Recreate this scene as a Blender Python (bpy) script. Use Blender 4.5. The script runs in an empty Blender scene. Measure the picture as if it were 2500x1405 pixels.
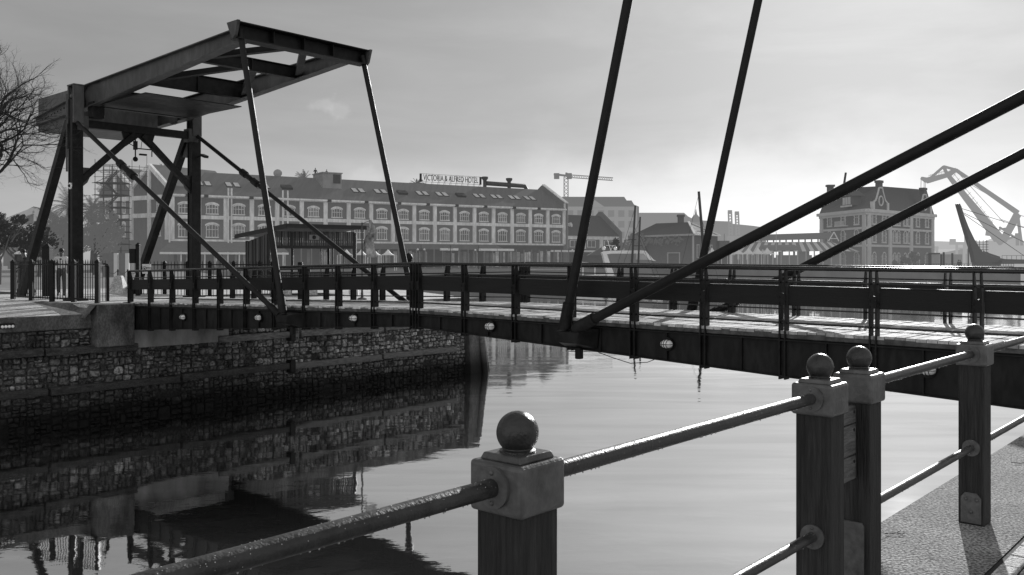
import bpy, bmesh, math, random
from mathutils import Vector, Matrix, noise as mnoise

scene = bpy.context.scene
COL = scene.collection
R = math.radians

# ------------------------------------------------------------------ render / camera
scene.view_settings.view_transform = 'Standard'
scene.view_settings.look = 'None'
scene.view_settings.exposure = 0
scene.view_settings.gamma = 1
scene.cycles.use_denoising = True
scene.cycles.max_bounces = 6
scene.cycles.glossy_bounces = 4
scene.cycles.diffuse_bounces = 3
scene.cycles.sample_clamp_indirect = 6
scene.cycles.sample_clamp_direct = 40

F = 2200.0
EYE = 1.6
HY = 638.0
ZW = -3.3            # water level
cd = bpy.data.cameras.new('camera')
cam = bpy.data.objects.new('camera', cd)
COL.objects.link(cam)
cam.location = (0, 0, EYE)
cam.rotation_euler = (R(90), 0, 0)
cd.sensor_width = 36
cd.lens = 36 * F / 2500
cd.shift_y = -(702.5 - HY) / 2500
cd.clip_start = 0.05
cd.clip_end = 12000
scene.camera = cam

def W(px, py, D):
    """where a measured direction meets depth D"""
    return Vector(((px - 1250) / F * D, D, EYE - (py - HY) / F * D))

# ------------------------------------------------------------------ materials
SUN_AZ, SUN_EL = R(23.5), R(18.5)
MATS = {}

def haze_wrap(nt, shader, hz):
    """aerial haze painted into far materials as a glow: (amount at the ground, amount at height, height, level)"""
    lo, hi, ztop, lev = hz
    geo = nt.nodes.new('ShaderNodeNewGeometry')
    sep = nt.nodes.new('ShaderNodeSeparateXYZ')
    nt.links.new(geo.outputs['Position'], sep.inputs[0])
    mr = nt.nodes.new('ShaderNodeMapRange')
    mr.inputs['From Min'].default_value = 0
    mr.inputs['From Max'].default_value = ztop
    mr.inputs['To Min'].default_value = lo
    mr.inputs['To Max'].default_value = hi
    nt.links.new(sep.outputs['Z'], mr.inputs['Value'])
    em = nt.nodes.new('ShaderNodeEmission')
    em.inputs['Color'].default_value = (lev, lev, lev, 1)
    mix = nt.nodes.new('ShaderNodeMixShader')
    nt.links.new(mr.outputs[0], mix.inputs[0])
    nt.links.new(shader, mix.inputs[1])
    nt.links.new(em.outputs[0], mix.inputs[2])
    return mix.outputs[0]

def mat(name, base, rough=0.6, metal=0.0, var=0.35, scale=3.0, stretch=(1, 1, 1), bump=0.0, bscale=None,
        attr=None, hz=None, spec=0.5, coat=0.0, detail=6, speck=0.0, speck_scale=60, coords='Object', sheen=0, algae=False,
        roughvar=0.12, pits=False):
    m = bpy.data.materials.new(name)
    m.use_nodes = True
    nt = m.node_tree
    b = nt.nodes['Principled BSDF']
    out = nt.nodes['Material Output']
    b.inputs['Roughness'].default_value = rough
    b.inputs['Metallic'].default_value = metal
    b.inputs['Specular IOR Level'].default_value = spec
    b.inputs['Coat Weight'].default_value = coat
    b.inputs['Coat Roughness'].default_value = 0.15
    tc = nt.nodes.new('ShaderNodeTexCoord')
    mp = nt.nodes.new('ShaderNodeMapping')
    mp.inputs['Scale'].default_value = stretch
    nt.links.new(tc.outputs[coords], mp.inputs[0])
    n = nt.nodes.new('ShaderNodeTexNoise')
    n.inputs['Scale'].default_value = scale
    n.inputs['Detail'].default_value = detail
    n.inputs['Roughness'].default_value = 0.62
    nt.links.new(mp.outputs[0], n.inputs['Vector'])
    ramp = nt.nodes.new('ShaderNodeMapRange')
    ramp.inputs['From Min'].default_value = 0.3
    ramp.inputs['From Max'].default_value = 0.7
    ramp.inputs['To Min'].default_value = base * (1 - var)
    ramp.inputs['To Max'].default_value = base * (1 + var)
    nt.links.new(n.outputs[0], ramp.inputs['Value'])
    val = ramp.outputs[0]

    def mul(a, bsock):
        mm = nt.nodes.new('ShaderNodeMath')
        mm.operation = 'MULTIPLY'
        nt.links.new(a, mm.inputs[0])
        nt.links.new(bsock, mm.inputs[1])
        return mm.outputs[0]
    if attr:
        at = nt.nodes.new('ShaderNodeAttribute')
        at.attribute_name = attr
        val = mul(val, at.outputs['Fac'])
    if speck:
        n2 = nt.nodes.new('ShaderNodeTexNoise')
        n2.inputs['Scale'].default_value = speck_scale
        n2.inputs['Detail'].default_value = 3
        nt.links.new(mp.outputs[0], n2.inputs['Vector'])
        r2 = nt.nodes.new('ShaderNodeMapRange')
        r2.inputs['From Min'].default_value = 0.40
        r2.inputs['From Max'].default_value = 0.60
        r2.inputs['To Min'].default_value = 1 - speck
        r2.inputs['To Max'].default_value = 1 + speck
        nt.links.new(n2.outputs[0], r2.inputs['Value'])
        val = mul(val, r2.outputs[0])
    if pits:
        vo = nt.nodes.new('ShaderNodeTexNoise'); vo.inputs['Scale'].default_value = 16; vo.inputs['Detail'].default_value = 4; vo.inputs['Roughness'].default_value = .7
        mp2 = nt.nodes.new('ShaderNodeMapping'); mp2.inputs['Location'].default_value = (7, 3, 1); nt.links.new(tc.outputs[coords], mp2.inputs[0])
        nt.links.new(mp2.outputs[0], vo.inputs['Vector'])
        r4 = nt.nodes.new('ShaderNodeMapRange'); r4.inputs['From Min'].default_value = .30; r4.inputs['From Max'].default_value = .44
        r4.inputs['To Min'].default_value = .18; r4.inputs['To Max'].default_value = 1
        nt.links.new(vo.outputs[0], r4.inputs['Value']); val = mul(val, r4.outputs[0])
    if algae:
        geo = nt.nodes.new('ShaderNodeNewGeometry')
        sep = nt.nodes.new('ShaderNodeSeparateXYZ')
        nt.links.new(geo.outputs['Position'], sep.inputs[0])
        add = nt.nodes.new('ShaderNodeMath')
        add.operation = 'MULTIPLY_ADD'
        nt.links.new(n.outputs[0], add.inputs[0])
        add.inputs[1].default_value = -0.8
        nt.links.new(sep.outputs['Z'], add.inputs[2])
        r3 = nt.nodes.new('ShaderNodeMapRange')
        r3.inputs['From Min'].default_value = -3.35
        r3.inputs['From Max'].default_value = -2.55
        r3.inputs['To Min'].default_value = 0.04
        r3.inputs['To Max'].default_value = 1.0
        nt.links.new(add.outputs[0], r3.inputs['Value'])
        val = mul(val, r3.outputs[0])
    comb = nt.nodes.new('ShaderNodeCombineColor')
    for i in range(3):
        nt.links.new(val, comb.inputs[i])
    nt.links.new(comb.outputs[0], b.inputs['Base Color'])
    if roughvar:
        rr = nt.nodes.new('ShaderNodeMapRange')
        rr.inputs['From Min'].default_value = 0.3
        rr.inputs['From Max'].default_value = 0.7
        rr.inputs['To Min'].default_value = max(0.02, rough - roughvar)
        rr.inputs['To Max'].default_value = min(1, rough + roughvar)
        nt.links.new(n.outputs[0], rr.inputs['Value'])
        nt.links.new(rr.outputs[0], b.inputs['Roughness'])
    if bump:
        bn = nt.nodes.new('ShaderNodeTexNoise')
        bn.inputs['Scale'].default_value = bscale or scale * 6
        bn.inputs['Detail'].default_value = 5
        nt.links.new(mp.outputs[0], bn.inputs['Vector'])
        bp = nt.nodes.new('ShaderNodeBump')
        bp.inputs['Strength'].default_value = bump
        bp.inputs['Distance'].default_value = 0.02
        nt.links.new(bn.outputs[0], bp.inputs['Height'])
        nt.links.new(bp.outputs[0], b.inputs['Normal'])
    sh = b.outputs[0]
    if hz:
        sh = haze_wrap(nt, sh, hz)
    nt.links.new(sh, out.inputs[0])
    MATS[name] = m
    return m

# ------------------------------------------------------------------ mesh building
class MB:
    def __init__(self, T=None):
        self.v = []; self.f = []; self.tone = []
        self.T = T or Matrix.Identity(4)
        self.t = 1.0

    def add(self, pts, faces):
        o = len(self.v)
        self.v += [self.T @ Vector(p) for p in pts]
        self.f += [tuple(i + o for i in fc) for fc in faces]
        self.tone += [self.t] * len(pts)
        return self

    def hexa(self, p):            # 8 points: bottom ring 0-3, top ring 4-7
        return self.add(p, [(3, 2, 1, 0), (4, 5, 6, 7), (0, 1, 5, 4), (1, 2, 6, 5), (2, 3, 7, 6), (3, 0, 4, 7)])

    def box(self, x0, x1, y0, y1, z0, z1):
        return self.hexa([(x0, y0, z0), (x1, y0, z0), (x1, y1, z0), (x0, y1, z0),
                          (x0, y0, z1), (x1, y0, z1), (x1, y1, z1), (x0, y1, z1)])

    def bar(self, a, b, w, h=None, up=(0, 0, 1), w2=None, h2=None):
        a = Vector(a); b = Vector(b); h = h or w; w2 = w2 or w; h2 = h2 or h
        d = (b - a).normalized(); up = Vector(up)
        x = d.cross(up)
        if x.length < 1e-4: x = d.cross(Vector((1, 0, 0)))
        x.normalize(); y = x.cross(d).normalized()
        p = []
        for c, ww, hh in ((a, w, h), (b, w2, h2)):
            for sx, sy in ((-1, -1), (1, -1), (1, 1), (-1, 1)):
                p.append(c + x * sx * ww / 2 + y * sy * hh / 2)
        return self.add(p, [(3, 2, 1, 0), (4, 5, 6, 7), (0, 1, 5, 4), (1, 2, 6, 5), (2, 3, 7, 6), (3, 0, 4, 7)])

    def tube(self, pts, r, n=10, cap=True):
        pts = [Vector(p) for p in pts]
        rs = r if isinstance(r, (list, tuple)) else [r] * len(pts)
        ring = []; prevx = None
        for i, p in enumerate(pts):
            d = (pts[min(i + 1, len(pts) - 1)] - pts[max(i - 1, 0)]).normalized()
            if prevx is None:
                x = d.cross(Vector((0, 0, 1)))
                if x.length < 1e-3: x = d.cross(Vector((1, 0, 0)))
            else:
                x = prevx - d * prevx.dot(d)
                if x.length < 1e-4: x = d.cross(Vector((0, 0, 1)))
            x.normalize(); prevx = x; y = d.cross(x)
            ring.append([p + (x * math.cos(2 * math.pi * k / n) + y * math.sin(2 * math.pi * k / n)) * rs[i] for k in range(n)])
        v = [q for rg in ring for q in rg]
        f = []
        for i in range(len(pts) - 1):
            for k in range(n):
                f.append((i * n + k, i * n + (k + 1) % n, (i + 1) * n + (k + 1) % n, (i + 1) * n + k))
        if cap:
            f.append(tuple(range(n))[::-1]); f.append(tuple((len(pts) - 1) * n + k for k in range(n)))
        return self.add(v, f)

    def lathe(self, c, prof, n=20):     # prof: (r, z)
        c = Vector(c)
        v = []; f = []
        for r, z in prof:
            for k in range(n):
                a = 2 * math.pi * k / n
                v.append(c + Vector((r * math.cos(a), r * math.sin(a), z)))
        for i in range(len(prof) - 1):
            for k in range(n):
                f.append((i * n + k, i * n + (k + 1) % n, (i + 1) * n + (k + 1) % n, (i + 1) * n + k))
        f.append(tuple(range(n))[::-1]); f.append(tuple((len(prof) - 1) * n + k for k in range(n)))
        return self.add(v, f)

    def sphere(self, c, r, n=12, m=8, sc=(1, 1, 1)):
        prof = [(max(1e-4, r * math.sin(math.pi * i / m)), -r * math.cos(math.pi * i / m)) for i in range(m + 1)]
        c = Vector(c); v = []; f = []
        for rr, z in prof:
            for k in range(n):
                a = 2 * math.pi * k / n
                v.append(c + Vector((rr * math.cos(a) * sc[0], rr * math.sin(a) * sc[1], z * sc[2])))
        for i in range(m):
            for k in range(n):
                f.append((i * n + k, i * n + (k + 1) % n, (i + 1) * n + (k + 1) % n, (i + 1) * n + k))
        return self.add(v, f)

    def poly(self, pts):
        return self.add(pts, [tuple(range(len(pts)))])

    def prism(self, pts, off):          # extrude a polygon by a vector
        off = Vector(off); n = len(pts)
        a = [Vector(p) for p in pts]
        f = [tuple(range(n))[::-1], tuple(n + i for i in range(n))]
        f += [(i, (i + 1) % n, n + (i + 1) % n, n + i) for i in range(n)]
        return self.add(a + [p + off for p in a], f)

    def build(self, name, material, parent=None, label=None, cat=None, group=None, kind=None, smooth=False,
              bev=0.0, origin=None, seg=2):
        if parent is not None:
            inv = ROOTM[ROOTOF[parent.name]].inverted()
            vs = [inv @ p for p in self.v]
        else:
            if origin is None:
                xs = [p.x for p in self.v]; ys = [p.y for p in self.v]; zs = [p.z for p in self.v]
                origin = Vector(((min(xs) + max(xs)) / 2, (min(ys) + max(ys)) / 2, min(zs)))
            vs = [p - Vector(origin) for p in self.v]
        me = bpy.data.meshes.new(name)
        me.from_pydata([tuple(p) for p in vs], [], self.f)
        bm = bmesh.new(); bm.from_mesh(me)
        bmesh.ops.recalc_face_normals(bm, faces=bm.faces)
        bm.to_mesh(me); bm.free()
        if len(set(self.tone)) > 1 and len(me.vertices) == len(self.tone):
            at = me.attributes.new('tone', 'FLOAT', 'POINT')
            at.data.foreach_set('value', self.tone)
        elif len(me.vertices):
            at = me.attributes.new('tone', 'FLOAT', 'POINT')
            at.data.foreach_set('value', [self.t] * len(me.vertices))
        if smooth:
            me.shade_smooth(); me.set_sharp_from_angle(angle=R(42))
        me.materials.append(material)
        o = bpy.data.objects.new(name, me)
        COL.objects.link(o)
        if parent is not None:
            o.parent = parent
            ROOTOF[o.name] = ROOTOF[parent.name]
        else:
            o.location = origin
            ROOTOF[o.name] = o.name
            ROOTM[o.name] = Matrix.Translation(origin)
        if bev:
            md = o.modifiers.new('bevel', 'BEVEL'); md.width = bev; md.segments = seg; md.limit_method = 'ANGLE'; md.angle_limit = R(35)
        tag(o, label, cat, group, kind)
        return o

ROOTM = {}; ROOTOF = {}

def tag(o, label=None, cat=None, group=None, kind=None):
    if label: o['label'] = label
    if cat: o['category'] = cat
    if group: o['group'] = group
    if kind: o['kind'] = kind

def thing(name, label, cat, loc=(0, 0, 0), group=None, rot=0.0):
    o = bpy.data.objects.new(name, None)
    o.empty_display_size = 0.2
    COL.objects.link(o)
    M = Matrix.Translation(Vector(loc)) @ Matrix.Rotation(rot, 4, 'Z')
    o.location = loc; o.rotation_euler = (0, 0, rot)
    ROOTM[o.name] = M; ROOTOF[o.name] = o.name
    tag(o, label, cat, group)
    return o

def copy_thing(src, loc, rot=None, label=None, scale=None):
    def rec(o, par):
        c = o.copy(); COL.objects.link(c)
        if par is not None: c.parent = par
        for ch in [x for x in KIDS.get(o.name, [])]: rec(ch, c)
        return c
    r = rec(src, None)
    r.location = loc
    if rot is not None: r.rotation_euler = (0, 0, rot)
    if scale is not None: r.scale = scale
    if label: r['label'] = label
    return r

KIDS = {}
def index_kids():
    KIDS.clear()
    for o in COL.objects:
        if o.parent is not None: KIDS.setdefault(o.parent.name, []).append(o)

# bridge frame: s along the bridge (towards our quay), v across it, z up
UX, UY, VX, VY = .7507, -.6606, .6606, .7507
OX, OY = -14.42, 30.31
BF = Matrix(((UX, VX, 0, OX), (UY, VY, 0, OY), (0, 0, 1, 0), (0, 0, 0, 1)))
BROT = math.atan2(UY, UX)
def B(s, v, z): return BF @ Vector((s, v, z))

# ------------------------------------------------------------------ material set
steel = mat('dark_steel', 0.013, 0.5, spec=.2, var=0.6, scale=1.5, bump=0.15, bscale=24, speck=.22, speck_scale=7)
steel_mid = mat('grey_steel', 0.078, 0.5, spec=.3, var=0.45, scale=1.0, speck=.15, speck_scale=6, stretch=(1, 1, .4), bump=0.1, bscale=20)
steel_rail = mat('rail_steel', 0.015, 0.22, var=0.5, scale=8, bump=0.12, bscale=60, roughvar=.06)
timber_rail = mat('dark_timber', 0.012, 0.6, spec=.3, var=0.5, scale=6, stretch=(.3, .3, 3), bump=0.3, bscale=40)
deck_wood = mat('deck_wood', 0.50, 0.75, spec=.05, var=0.4, scale=9, attr='tone', bump=0.35, bscale=30)
deck_edge = mat('weathered_edge', 0.075, 0.7, var=0.7, scale=7, bump=0.5, bscale=30)
lamp_glass = mat('frosted_glass', 0.9, 0.25, var=0.1, scale=5)
cast = mat('cast_metal', 0.09, 0.36, var=0.6, scale=6, bump=0.12, bscale=70, speck=0.10, speck_scale=40)
cast_dark = mat('cast_ball', 0.028, 0.33, var=0.6, scale=20, bump=0.18, bscale=120)
pipe = mat('wet_pipe', 0.035, 0.42, var=0.6, scale=14, bump=0.16, bscale=110)
flange_m = mat('flange_metal', 0.10, 0.42, var=0.4, scale=30, bump=0.1)
post_wood = mat('post_timber', 0.034, 0.75, spec=.3, var=0.6, scale=9, stretch=(3.5, 3.5, .18), speck=.2, speck_scale=30, bump=0.8, bscale=40)
board_wood = mat('board_timber', 0.12, 0.7, var=0.6, scale=9, stretch=(1, .5, 6), bump=0.6, bscale=30)
water_drop = mat('water_bead', 0.5, 0.05, var=0.05, scale=5, spec=1.0)
stone = mat('rubble_stone', 0.15, 0.88, var=0.75, scale=.9, attr='tone', bump=1.0, bscale=16, speck=.55, speck_scale=11, detail=9, algae=True)
mortar = mat('dark_mortar', 0.045, 0.9, var=0.7, scale=1.1, speck=.5, speck_scale=14, bump=0.8, bscale=20, algae=True)
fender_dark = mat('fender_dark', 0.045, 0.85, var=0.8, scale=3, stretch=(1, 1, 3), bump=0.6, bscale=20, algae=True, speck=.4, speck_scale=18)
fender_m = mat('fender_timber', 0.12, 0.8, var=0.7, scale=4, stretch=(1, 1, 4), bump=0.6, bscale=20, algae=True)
concrete_old = mat('stained_concrete', 0.095, 0.85, var=0.75, scale=1.6, stretch=(1, 1, .6), bump=0.5, bscale=25, algae=True, speck=.25, speck_scale=22)
concrete_near = mat('rough_concrete', 0.27, 0.92, var=0.6, scale=1.7, bump=1.0, bscale=48, speck=0.6, speck_scale=64, spec=.2, detail=10, pits=True)
pavement_m = mat('pavement', 0.50, 0.75, var=0.35, scale=1.2, bump=0.4, bscale=30, speck=0.25, speck_scale=18)
paver_m = mat('brick_paver', 0.42, 0.8, var=0.4, scale=12, bump=0.7, bscale=60, attr='tone', speck=.4, speck_scale=70)
joint_m = mat('joint_sand', 0.03, 0.95, var=0.5, scale=20)
steel_web = mat('girder_steel', 0.012, 0.55, var=.5, scale=1.4, stretch=(1, 1, .35), spec=.22, bump=.12, bscale=14, speck=.35, speck_scale=9)
rod_m = mat('rod_steel', 0.011, 0.58, var=.6, scale=3, spec=.28, bump=.1, bscale=25)
bark_m = mat('dark_bark', 0.030, 0.9, var=0.4, scale=8)

# far surfaces (haze painted in as emission)
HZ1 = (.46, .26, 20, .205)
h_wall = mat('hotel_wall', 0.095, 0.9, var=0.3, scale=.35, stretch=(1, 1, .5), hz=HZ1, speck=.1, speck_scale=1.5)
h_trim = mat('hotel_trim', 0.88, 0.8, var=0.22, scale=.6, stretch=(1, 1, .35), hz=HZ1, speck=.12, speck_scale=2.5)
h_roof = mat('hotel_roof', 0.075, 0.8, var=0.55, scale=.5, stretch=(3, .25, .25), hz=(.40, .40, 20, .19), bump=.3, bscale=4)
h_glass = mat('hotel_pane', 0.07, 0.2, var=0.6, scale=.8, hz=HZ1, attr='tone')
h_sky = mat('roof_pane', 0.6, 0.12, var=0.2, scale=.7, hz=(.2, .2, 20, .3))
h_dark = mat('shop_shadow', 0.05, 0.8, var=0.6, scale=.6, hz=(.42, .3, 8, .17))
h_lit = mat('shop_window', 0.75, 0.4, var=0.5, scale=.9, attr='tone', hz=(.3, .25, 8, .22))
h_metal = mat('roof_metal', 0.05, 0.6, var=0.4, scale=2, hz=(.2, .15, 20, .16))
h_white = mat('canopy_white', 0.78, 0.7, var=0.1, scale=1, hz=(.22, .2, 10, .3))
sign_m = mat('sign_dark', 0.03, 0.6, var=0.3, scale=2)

# ------------------------------------------------------------------ sky and sun
world = bpy.data.worlds.new('World')
scene.world = world
world.use_nodes = True
nt = world.node_tree
bg = nt.nodes['Background']
sky = nt.nodes.new('ShaderNodeTexSky')
sky.sky_type = 'NISHITA'
sky.sun_disc = False
sky.sun_elevation = SUN_EL
sky.sun_rotation = SUN_AZ
sky.air_density = 1.0
sky.dust_density = 2.5
sky.ozone_density = 1.0
bw = nt.nodes.new('ShaderNodeRGBToBW')
nt.links.new(sky.outputs[0], bw.inputs[0])
def wmath(op, a, b=None, clamp=False):
    n = nt.nodes.new('ShaderNodeMath'); n.operation = op; n.use_clamp = clamp
    for i, q in enumerate((a, b)):
        if q is None: continue
        if isinstance(q, (int, float)): n.inputs[i].default_value = q
        else: nt.links.new(q, n.inputs[i])
    return n.outputs[0]
wtc = nt.nodes.new('ShaderNodeTexCoord')
SKY_POW, SKY_GAIN = 0.33, 1.71
base_sky = wmath('MULTIPLY', wmath('POWER', bw.outputs[0], SKY_POW), SKY_GAIN)
wsep = nt.nodes.new('ShaderNodeSeparateXYZ')
nt.links.new(wtc.outputs['Generated'], wsep.inputs[0])
whz = nt.nodes.new('ShaderNodeMapRange'); whz.interpolation_type = 'SMOOTHERSTEP'
whz.inputs['From Min'].default_value = -0.02; whz.inputs['From Max'].default_value = .17
whz.inputs['To Min'].default_value = 1.62; whz.inputs['To Max'].default_value = 1.0
nt.links.new(wsep.outputs['Z'], whz.inputs['Value'])
base_sky = wmath('MULTIPLY', base_sky, whz.outputs[0])
# sky behind the viewer brightened as unseen fill for the shaded faces
wbk = nt.nodes.new('ShaderNodeMapRange'); wbk.interpolation_type = 'SMOOTHSTEP'
wbk.inputs['From Min'].default_value = .25; wbk.inputs['From Max'].default_value = -.55
wbk.inputs['To Min'].default_value = 1.0; wbk.inputs['To Max'].default_value = 2.5
nt.links.new(wsep.outputs['Y'], wbk.inputs['Value'])
base_sky = wmath('MULTIPLY', base_sky, wbk.outputs[0])
# thin cloud sheets and one small puff
wmp = nt.nodes.new('ShaderNodeMapping'); wmp.inputs['Scale'].default_value = (1.6, 1.6, 6.5)
nt.links.new(wtc.outputs['Generated'], wmp.inputs[0])
wn = nt.nodes.new('ShaderNodeTexNoise'); wn.inputs['Scale'].default_value = 2.3; wn.inputs['Detail'].default_value = 8
wn.inputs['Roughness'].default_value = .58; wn.inputs['Distortion'].default_value = .35
nt.links.new(wmp.outputs[0], wn.inputs['Vector'])
wr = nt.nodes.new('ShaderNodeMapRange')
wr.inputs['From Min'].default_value = .40; wr.inputs['From Max'].default_value = .68
wr.inputs['To Min'].default_value = .945; wr.inputs['To Max'].default_value = 1.075
nt.links.new(wn.outputs[0], wr.inputs['Value'])
val = wmath('MULTIPLY', base_sky, wr.outputs[0])
def puff(val, px, py, rad, amp, sc, zs=1.5):
    d = Vector(((px - 1250) / F, 1, -(py - HY) / F)).normalized()
    vm = nt.nodes.new('ShaderNodeVectorMath'); vm.operation = 'SUBTRACT'
    nt.links.new(wtc.outputs['Generated'], vm.inputs[0]); vm.inputs[1].default_value = d
    sc_ = nt.nodes.new('ShaderNodeVectorMath'); sc_.operation = 'MULTIPLY'
    nt.links.new(vm.outputs[0], sc_.inputs[0]); sc_.inputs[1].default_value = (1, 1, zs)
    ln = nt.nodes.new('ShaderNodeVectorMath'); ln.operation = 'LENGTH'
    nt.links.new(sc_.outputs[0], ln.inputs[0])
    n2 = nt.nodes.new('ShaderNodeTexNoise'); n2.inputs['Scale'].default_value = sc; n2.inputs['Detail'].default_value = 7
    nt.links.new(wtc.outputs['Generated'], n2.inputs['Vector'])
    e = wmath('ADD', ln.outputs['Value'], wmath('MULTIPLY', wmath('SUBTRACT', n2.outputs[0], .5), -rad * 3.2))
    mr = nt.nodes.new('ShaderNodeMapRange'); mr.interpolation_type = 'SMOOTHSTEP'
    mr.inputs['From Min'].default_value = rad * 1.15; mr.inputs['From Max'].default_value = rad * .35
    mr.inputs['To Min'].default_value = 0; mr.inputs['To Max'].default_value = amp
    nt.links.new(e, mr.inputs['Value'])
    return wmath('ADD', val, mr.outputs[0])
val = puff(val, 785, 262, .017, .55, 55)
val = puff(val, 830, 272, .015, .45, 60)
val = puff(val, 890, 440, .022, .35, 45)
val = puff(val, 1760, 575, .34, .85, 7, 3.2)
cc = nt.nodes.new('ShaderNodeCombineColor')
for i in range(3): nt.links.new(val, cc.inputs[i])
nt.links.new(cc.outputs[0], bg.inputs['Color'])
bg.inputs['Strength'].default_value = 0.12

sl = bpy.data.lights.new('sun', 'SUN')
sl.energy = 5.0
sl.angle = R(0.5)
sl.color = (1.0, 1.0, 1.0)
sun = bpy.data.objects.new('sun', sl)
COL.objects.link(sun)
sdir = Vector((math.sin(SUN_AZ) * math.cos(SUN_EL), math.cos(SUN_AZ) * math.cos(SUN_EL), math.sin(SUN_EL)))
sun.rotation_euler = (-sdir).to_track_quat('-Z', 'Y').to_euler()
sun.location = sdir * 200

# ================================================================== water
def make_water():
    m = bpy.data.materials.new('harbour_water'); m.use_nodes = True
    nt = m.node_tree; nt.nodes.remove(nt.nodes['Principled BSDF'])
    out = nt.nodes['Material Output']
    tc = nt.nodes.new('ShaderNodeTexCoord')
    def noise(scale, st, det, dist=0):
        mp = nt.nodes.new('ShaderNodeMapping'); mp.inputs['Scale'].default_value = st
        mp.inputs['Rotation'].default_value = (0, 0, R(8))
        nt.links.new(tc.outputs['Object'], mp.inputs[0])
        n = nt.nodes.new('ShaderNodeTexNoise'); n.inputs['Scale'].default_value = scale; n.inputs['Detail'].default_value = det
        n.inputs['Distortion'].default_value = dist
        nt.links.new(mp.outputs[0], n.inputs['Vector'])
        return n.outputs[0]
    a = noise(1.15, (.75, 1.0, 1), 2.5, .2)
    b = noise(.16, (.5, 1.5, 1), 3, .4)
    c_ = noise(12.0, (.6, 1.0, 1), 2)
    cs = nt.nodes.new('ShaderNodeMath'); cs.operation = 'MULTIPLY_ADD'
    nt.links.new(c_, cs.inputs[0]); cs.inputs[1].default_value = .10; nt.links.new(a, cs.inputs[2])
    a = cs.outputs[0]
    ad = nt.nodes.new('ShaderNodeMath'); ad.operation = 'MULTIPLY_ADD'
    nt.links.new(b, ad.inputs[0]); ad.inputs[1].default_value = 4.5; nt.links.new(a, ad.inputs[2])
    bp = nt.nodes.new('ShaderNodeBump'); bp.inputs['Strength'].default_value = 0.10; bp.inputs['Distance'].default_value = 0.04
    nt.links.new(ad.outputs[0], bp.inputs['Height'])
    gl = nt.nodes.new('ShaderNodeBsdfGlossy'); gl.inputs['Roughness'].default_value = 0.022
    gl.inputs['Color'].default_value = (.93, .93, .93, 1)
    nt.links.new(bp.outputs[0], gl.inputs['Normal'])
    film = noise(.55, (.22, 1.5, 1), 4, .6)
    fr = nt.nodes.new('ShaderNodeMapRange'); fr.inputs['From Min'].default_value = .35; fr.inputs['From Max'].default_value = .65
    fr.inputs['To Min'].default_value = .80; fr.inputs['To Max'].default_value = .91
    nt.links.new(film, fr.inputs['Value'])
    fc_ = nt.nodes.new('ShaderNodeCombineColor')
    for i in range(3): nt.links.new(fr.outputs[0], fc_.inputs[i])
    nt.links.new(fc_.outputs[0], gl.inputs['Color'])
    df = nt.nodes.new('ShaderNodeBsdfDiffuse'); df.inputs['Color'].default_value = (.085, .085, .085, 1)
    lw = nt.nodes.new('ShaderNodeFresnel'); lw.inputs['IOR'].default_value = 1.7
    nt.links.new(bp.outputs[0], lw.inputs['Normal'])
    mr = nt.nodes.new('ShaderNodeMapRange')
    mr.inputs['From Min'].default_value = 0.03; mr.inputs['From Max'].default_value = .30
    mr.inputs['To Min'].default_value = .35; mr.inputs['To Max'].default_value = .97
    nt.links.new(lw.outputs[0], mr.inputs['Value'])
    mx = nt.nodes.new('ShaderNodeMixShader')
    nt.links.new(mr.outputs[0], mx.inputs[0]); nt.links.new(df.outputs[0], mx.inputs[1]); nt.links.new(gl.outputs[0], mx.inputs[2])
    nt.links.new(mx.outputs[0], out.inputs[0])
    return m
water_m = make_water()
mb = MB(); mb.poly([(-6000, -300, ZW), (6000, -300, ZW), (6000, 9000, ZW), (-6000, 9000, ZW)])
mb.build('water', water_m, kind='structure', origin=Vector((0, 0, ZW)))

# ================================================================== ground sheets
land_m = mat('quay_ground', 0.22, 0.85, var=0.3, scale=.6, hz=(.22, .2, 5, .26), spec=.2)
mb = MB(BF)
# pavement west of the bridge: slopes down to the quay edge
mb.add([(3.2, -60, 0), (3.2, -1.3, 0), (0, -1.3, .27), (0, -60, .27)], [(0, 1, 2, 3)])
mb.add([(0, -60, .27), (0, -1.3, .27), (-22, -1.3, .27), (-22, -60, .27)], [(0, 1, 2, 3)])
mb.build('pavement', pavement_m, kind='structure')
mb = MB(BF)
mb.add([(3.19, 4.7, 0), (3.19, 15.2, 0), (-6, 20, 0), (-22, 22, 0), (-22, 4.7, 0)], [(0, 1, 2, 3, 4)])
mb.build('quay_pavement', pavement_m, kind='structure')
# ground that carries the hotel and the town behind
pts = [B(-22, -60, -.02), B(-22, 22, -.02), Vector((-49, 139.8, -.02)), Vector((23, 186, -.02)), Vector((48, 168, -.02)),
       Vector((92, 163, -.02)), Vector((96, 190, -.02)), Vector((112, 300, -.02)), Vector((40, 520, -.02)), Vector((-60, 900, -.02)),
       Vector((-700, 900, -.02)), Vector((-700, 60, -.02))]
mb = MB(); mb.poly(pts)
mb.build('ground', land_m, kind='structure')

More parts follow.
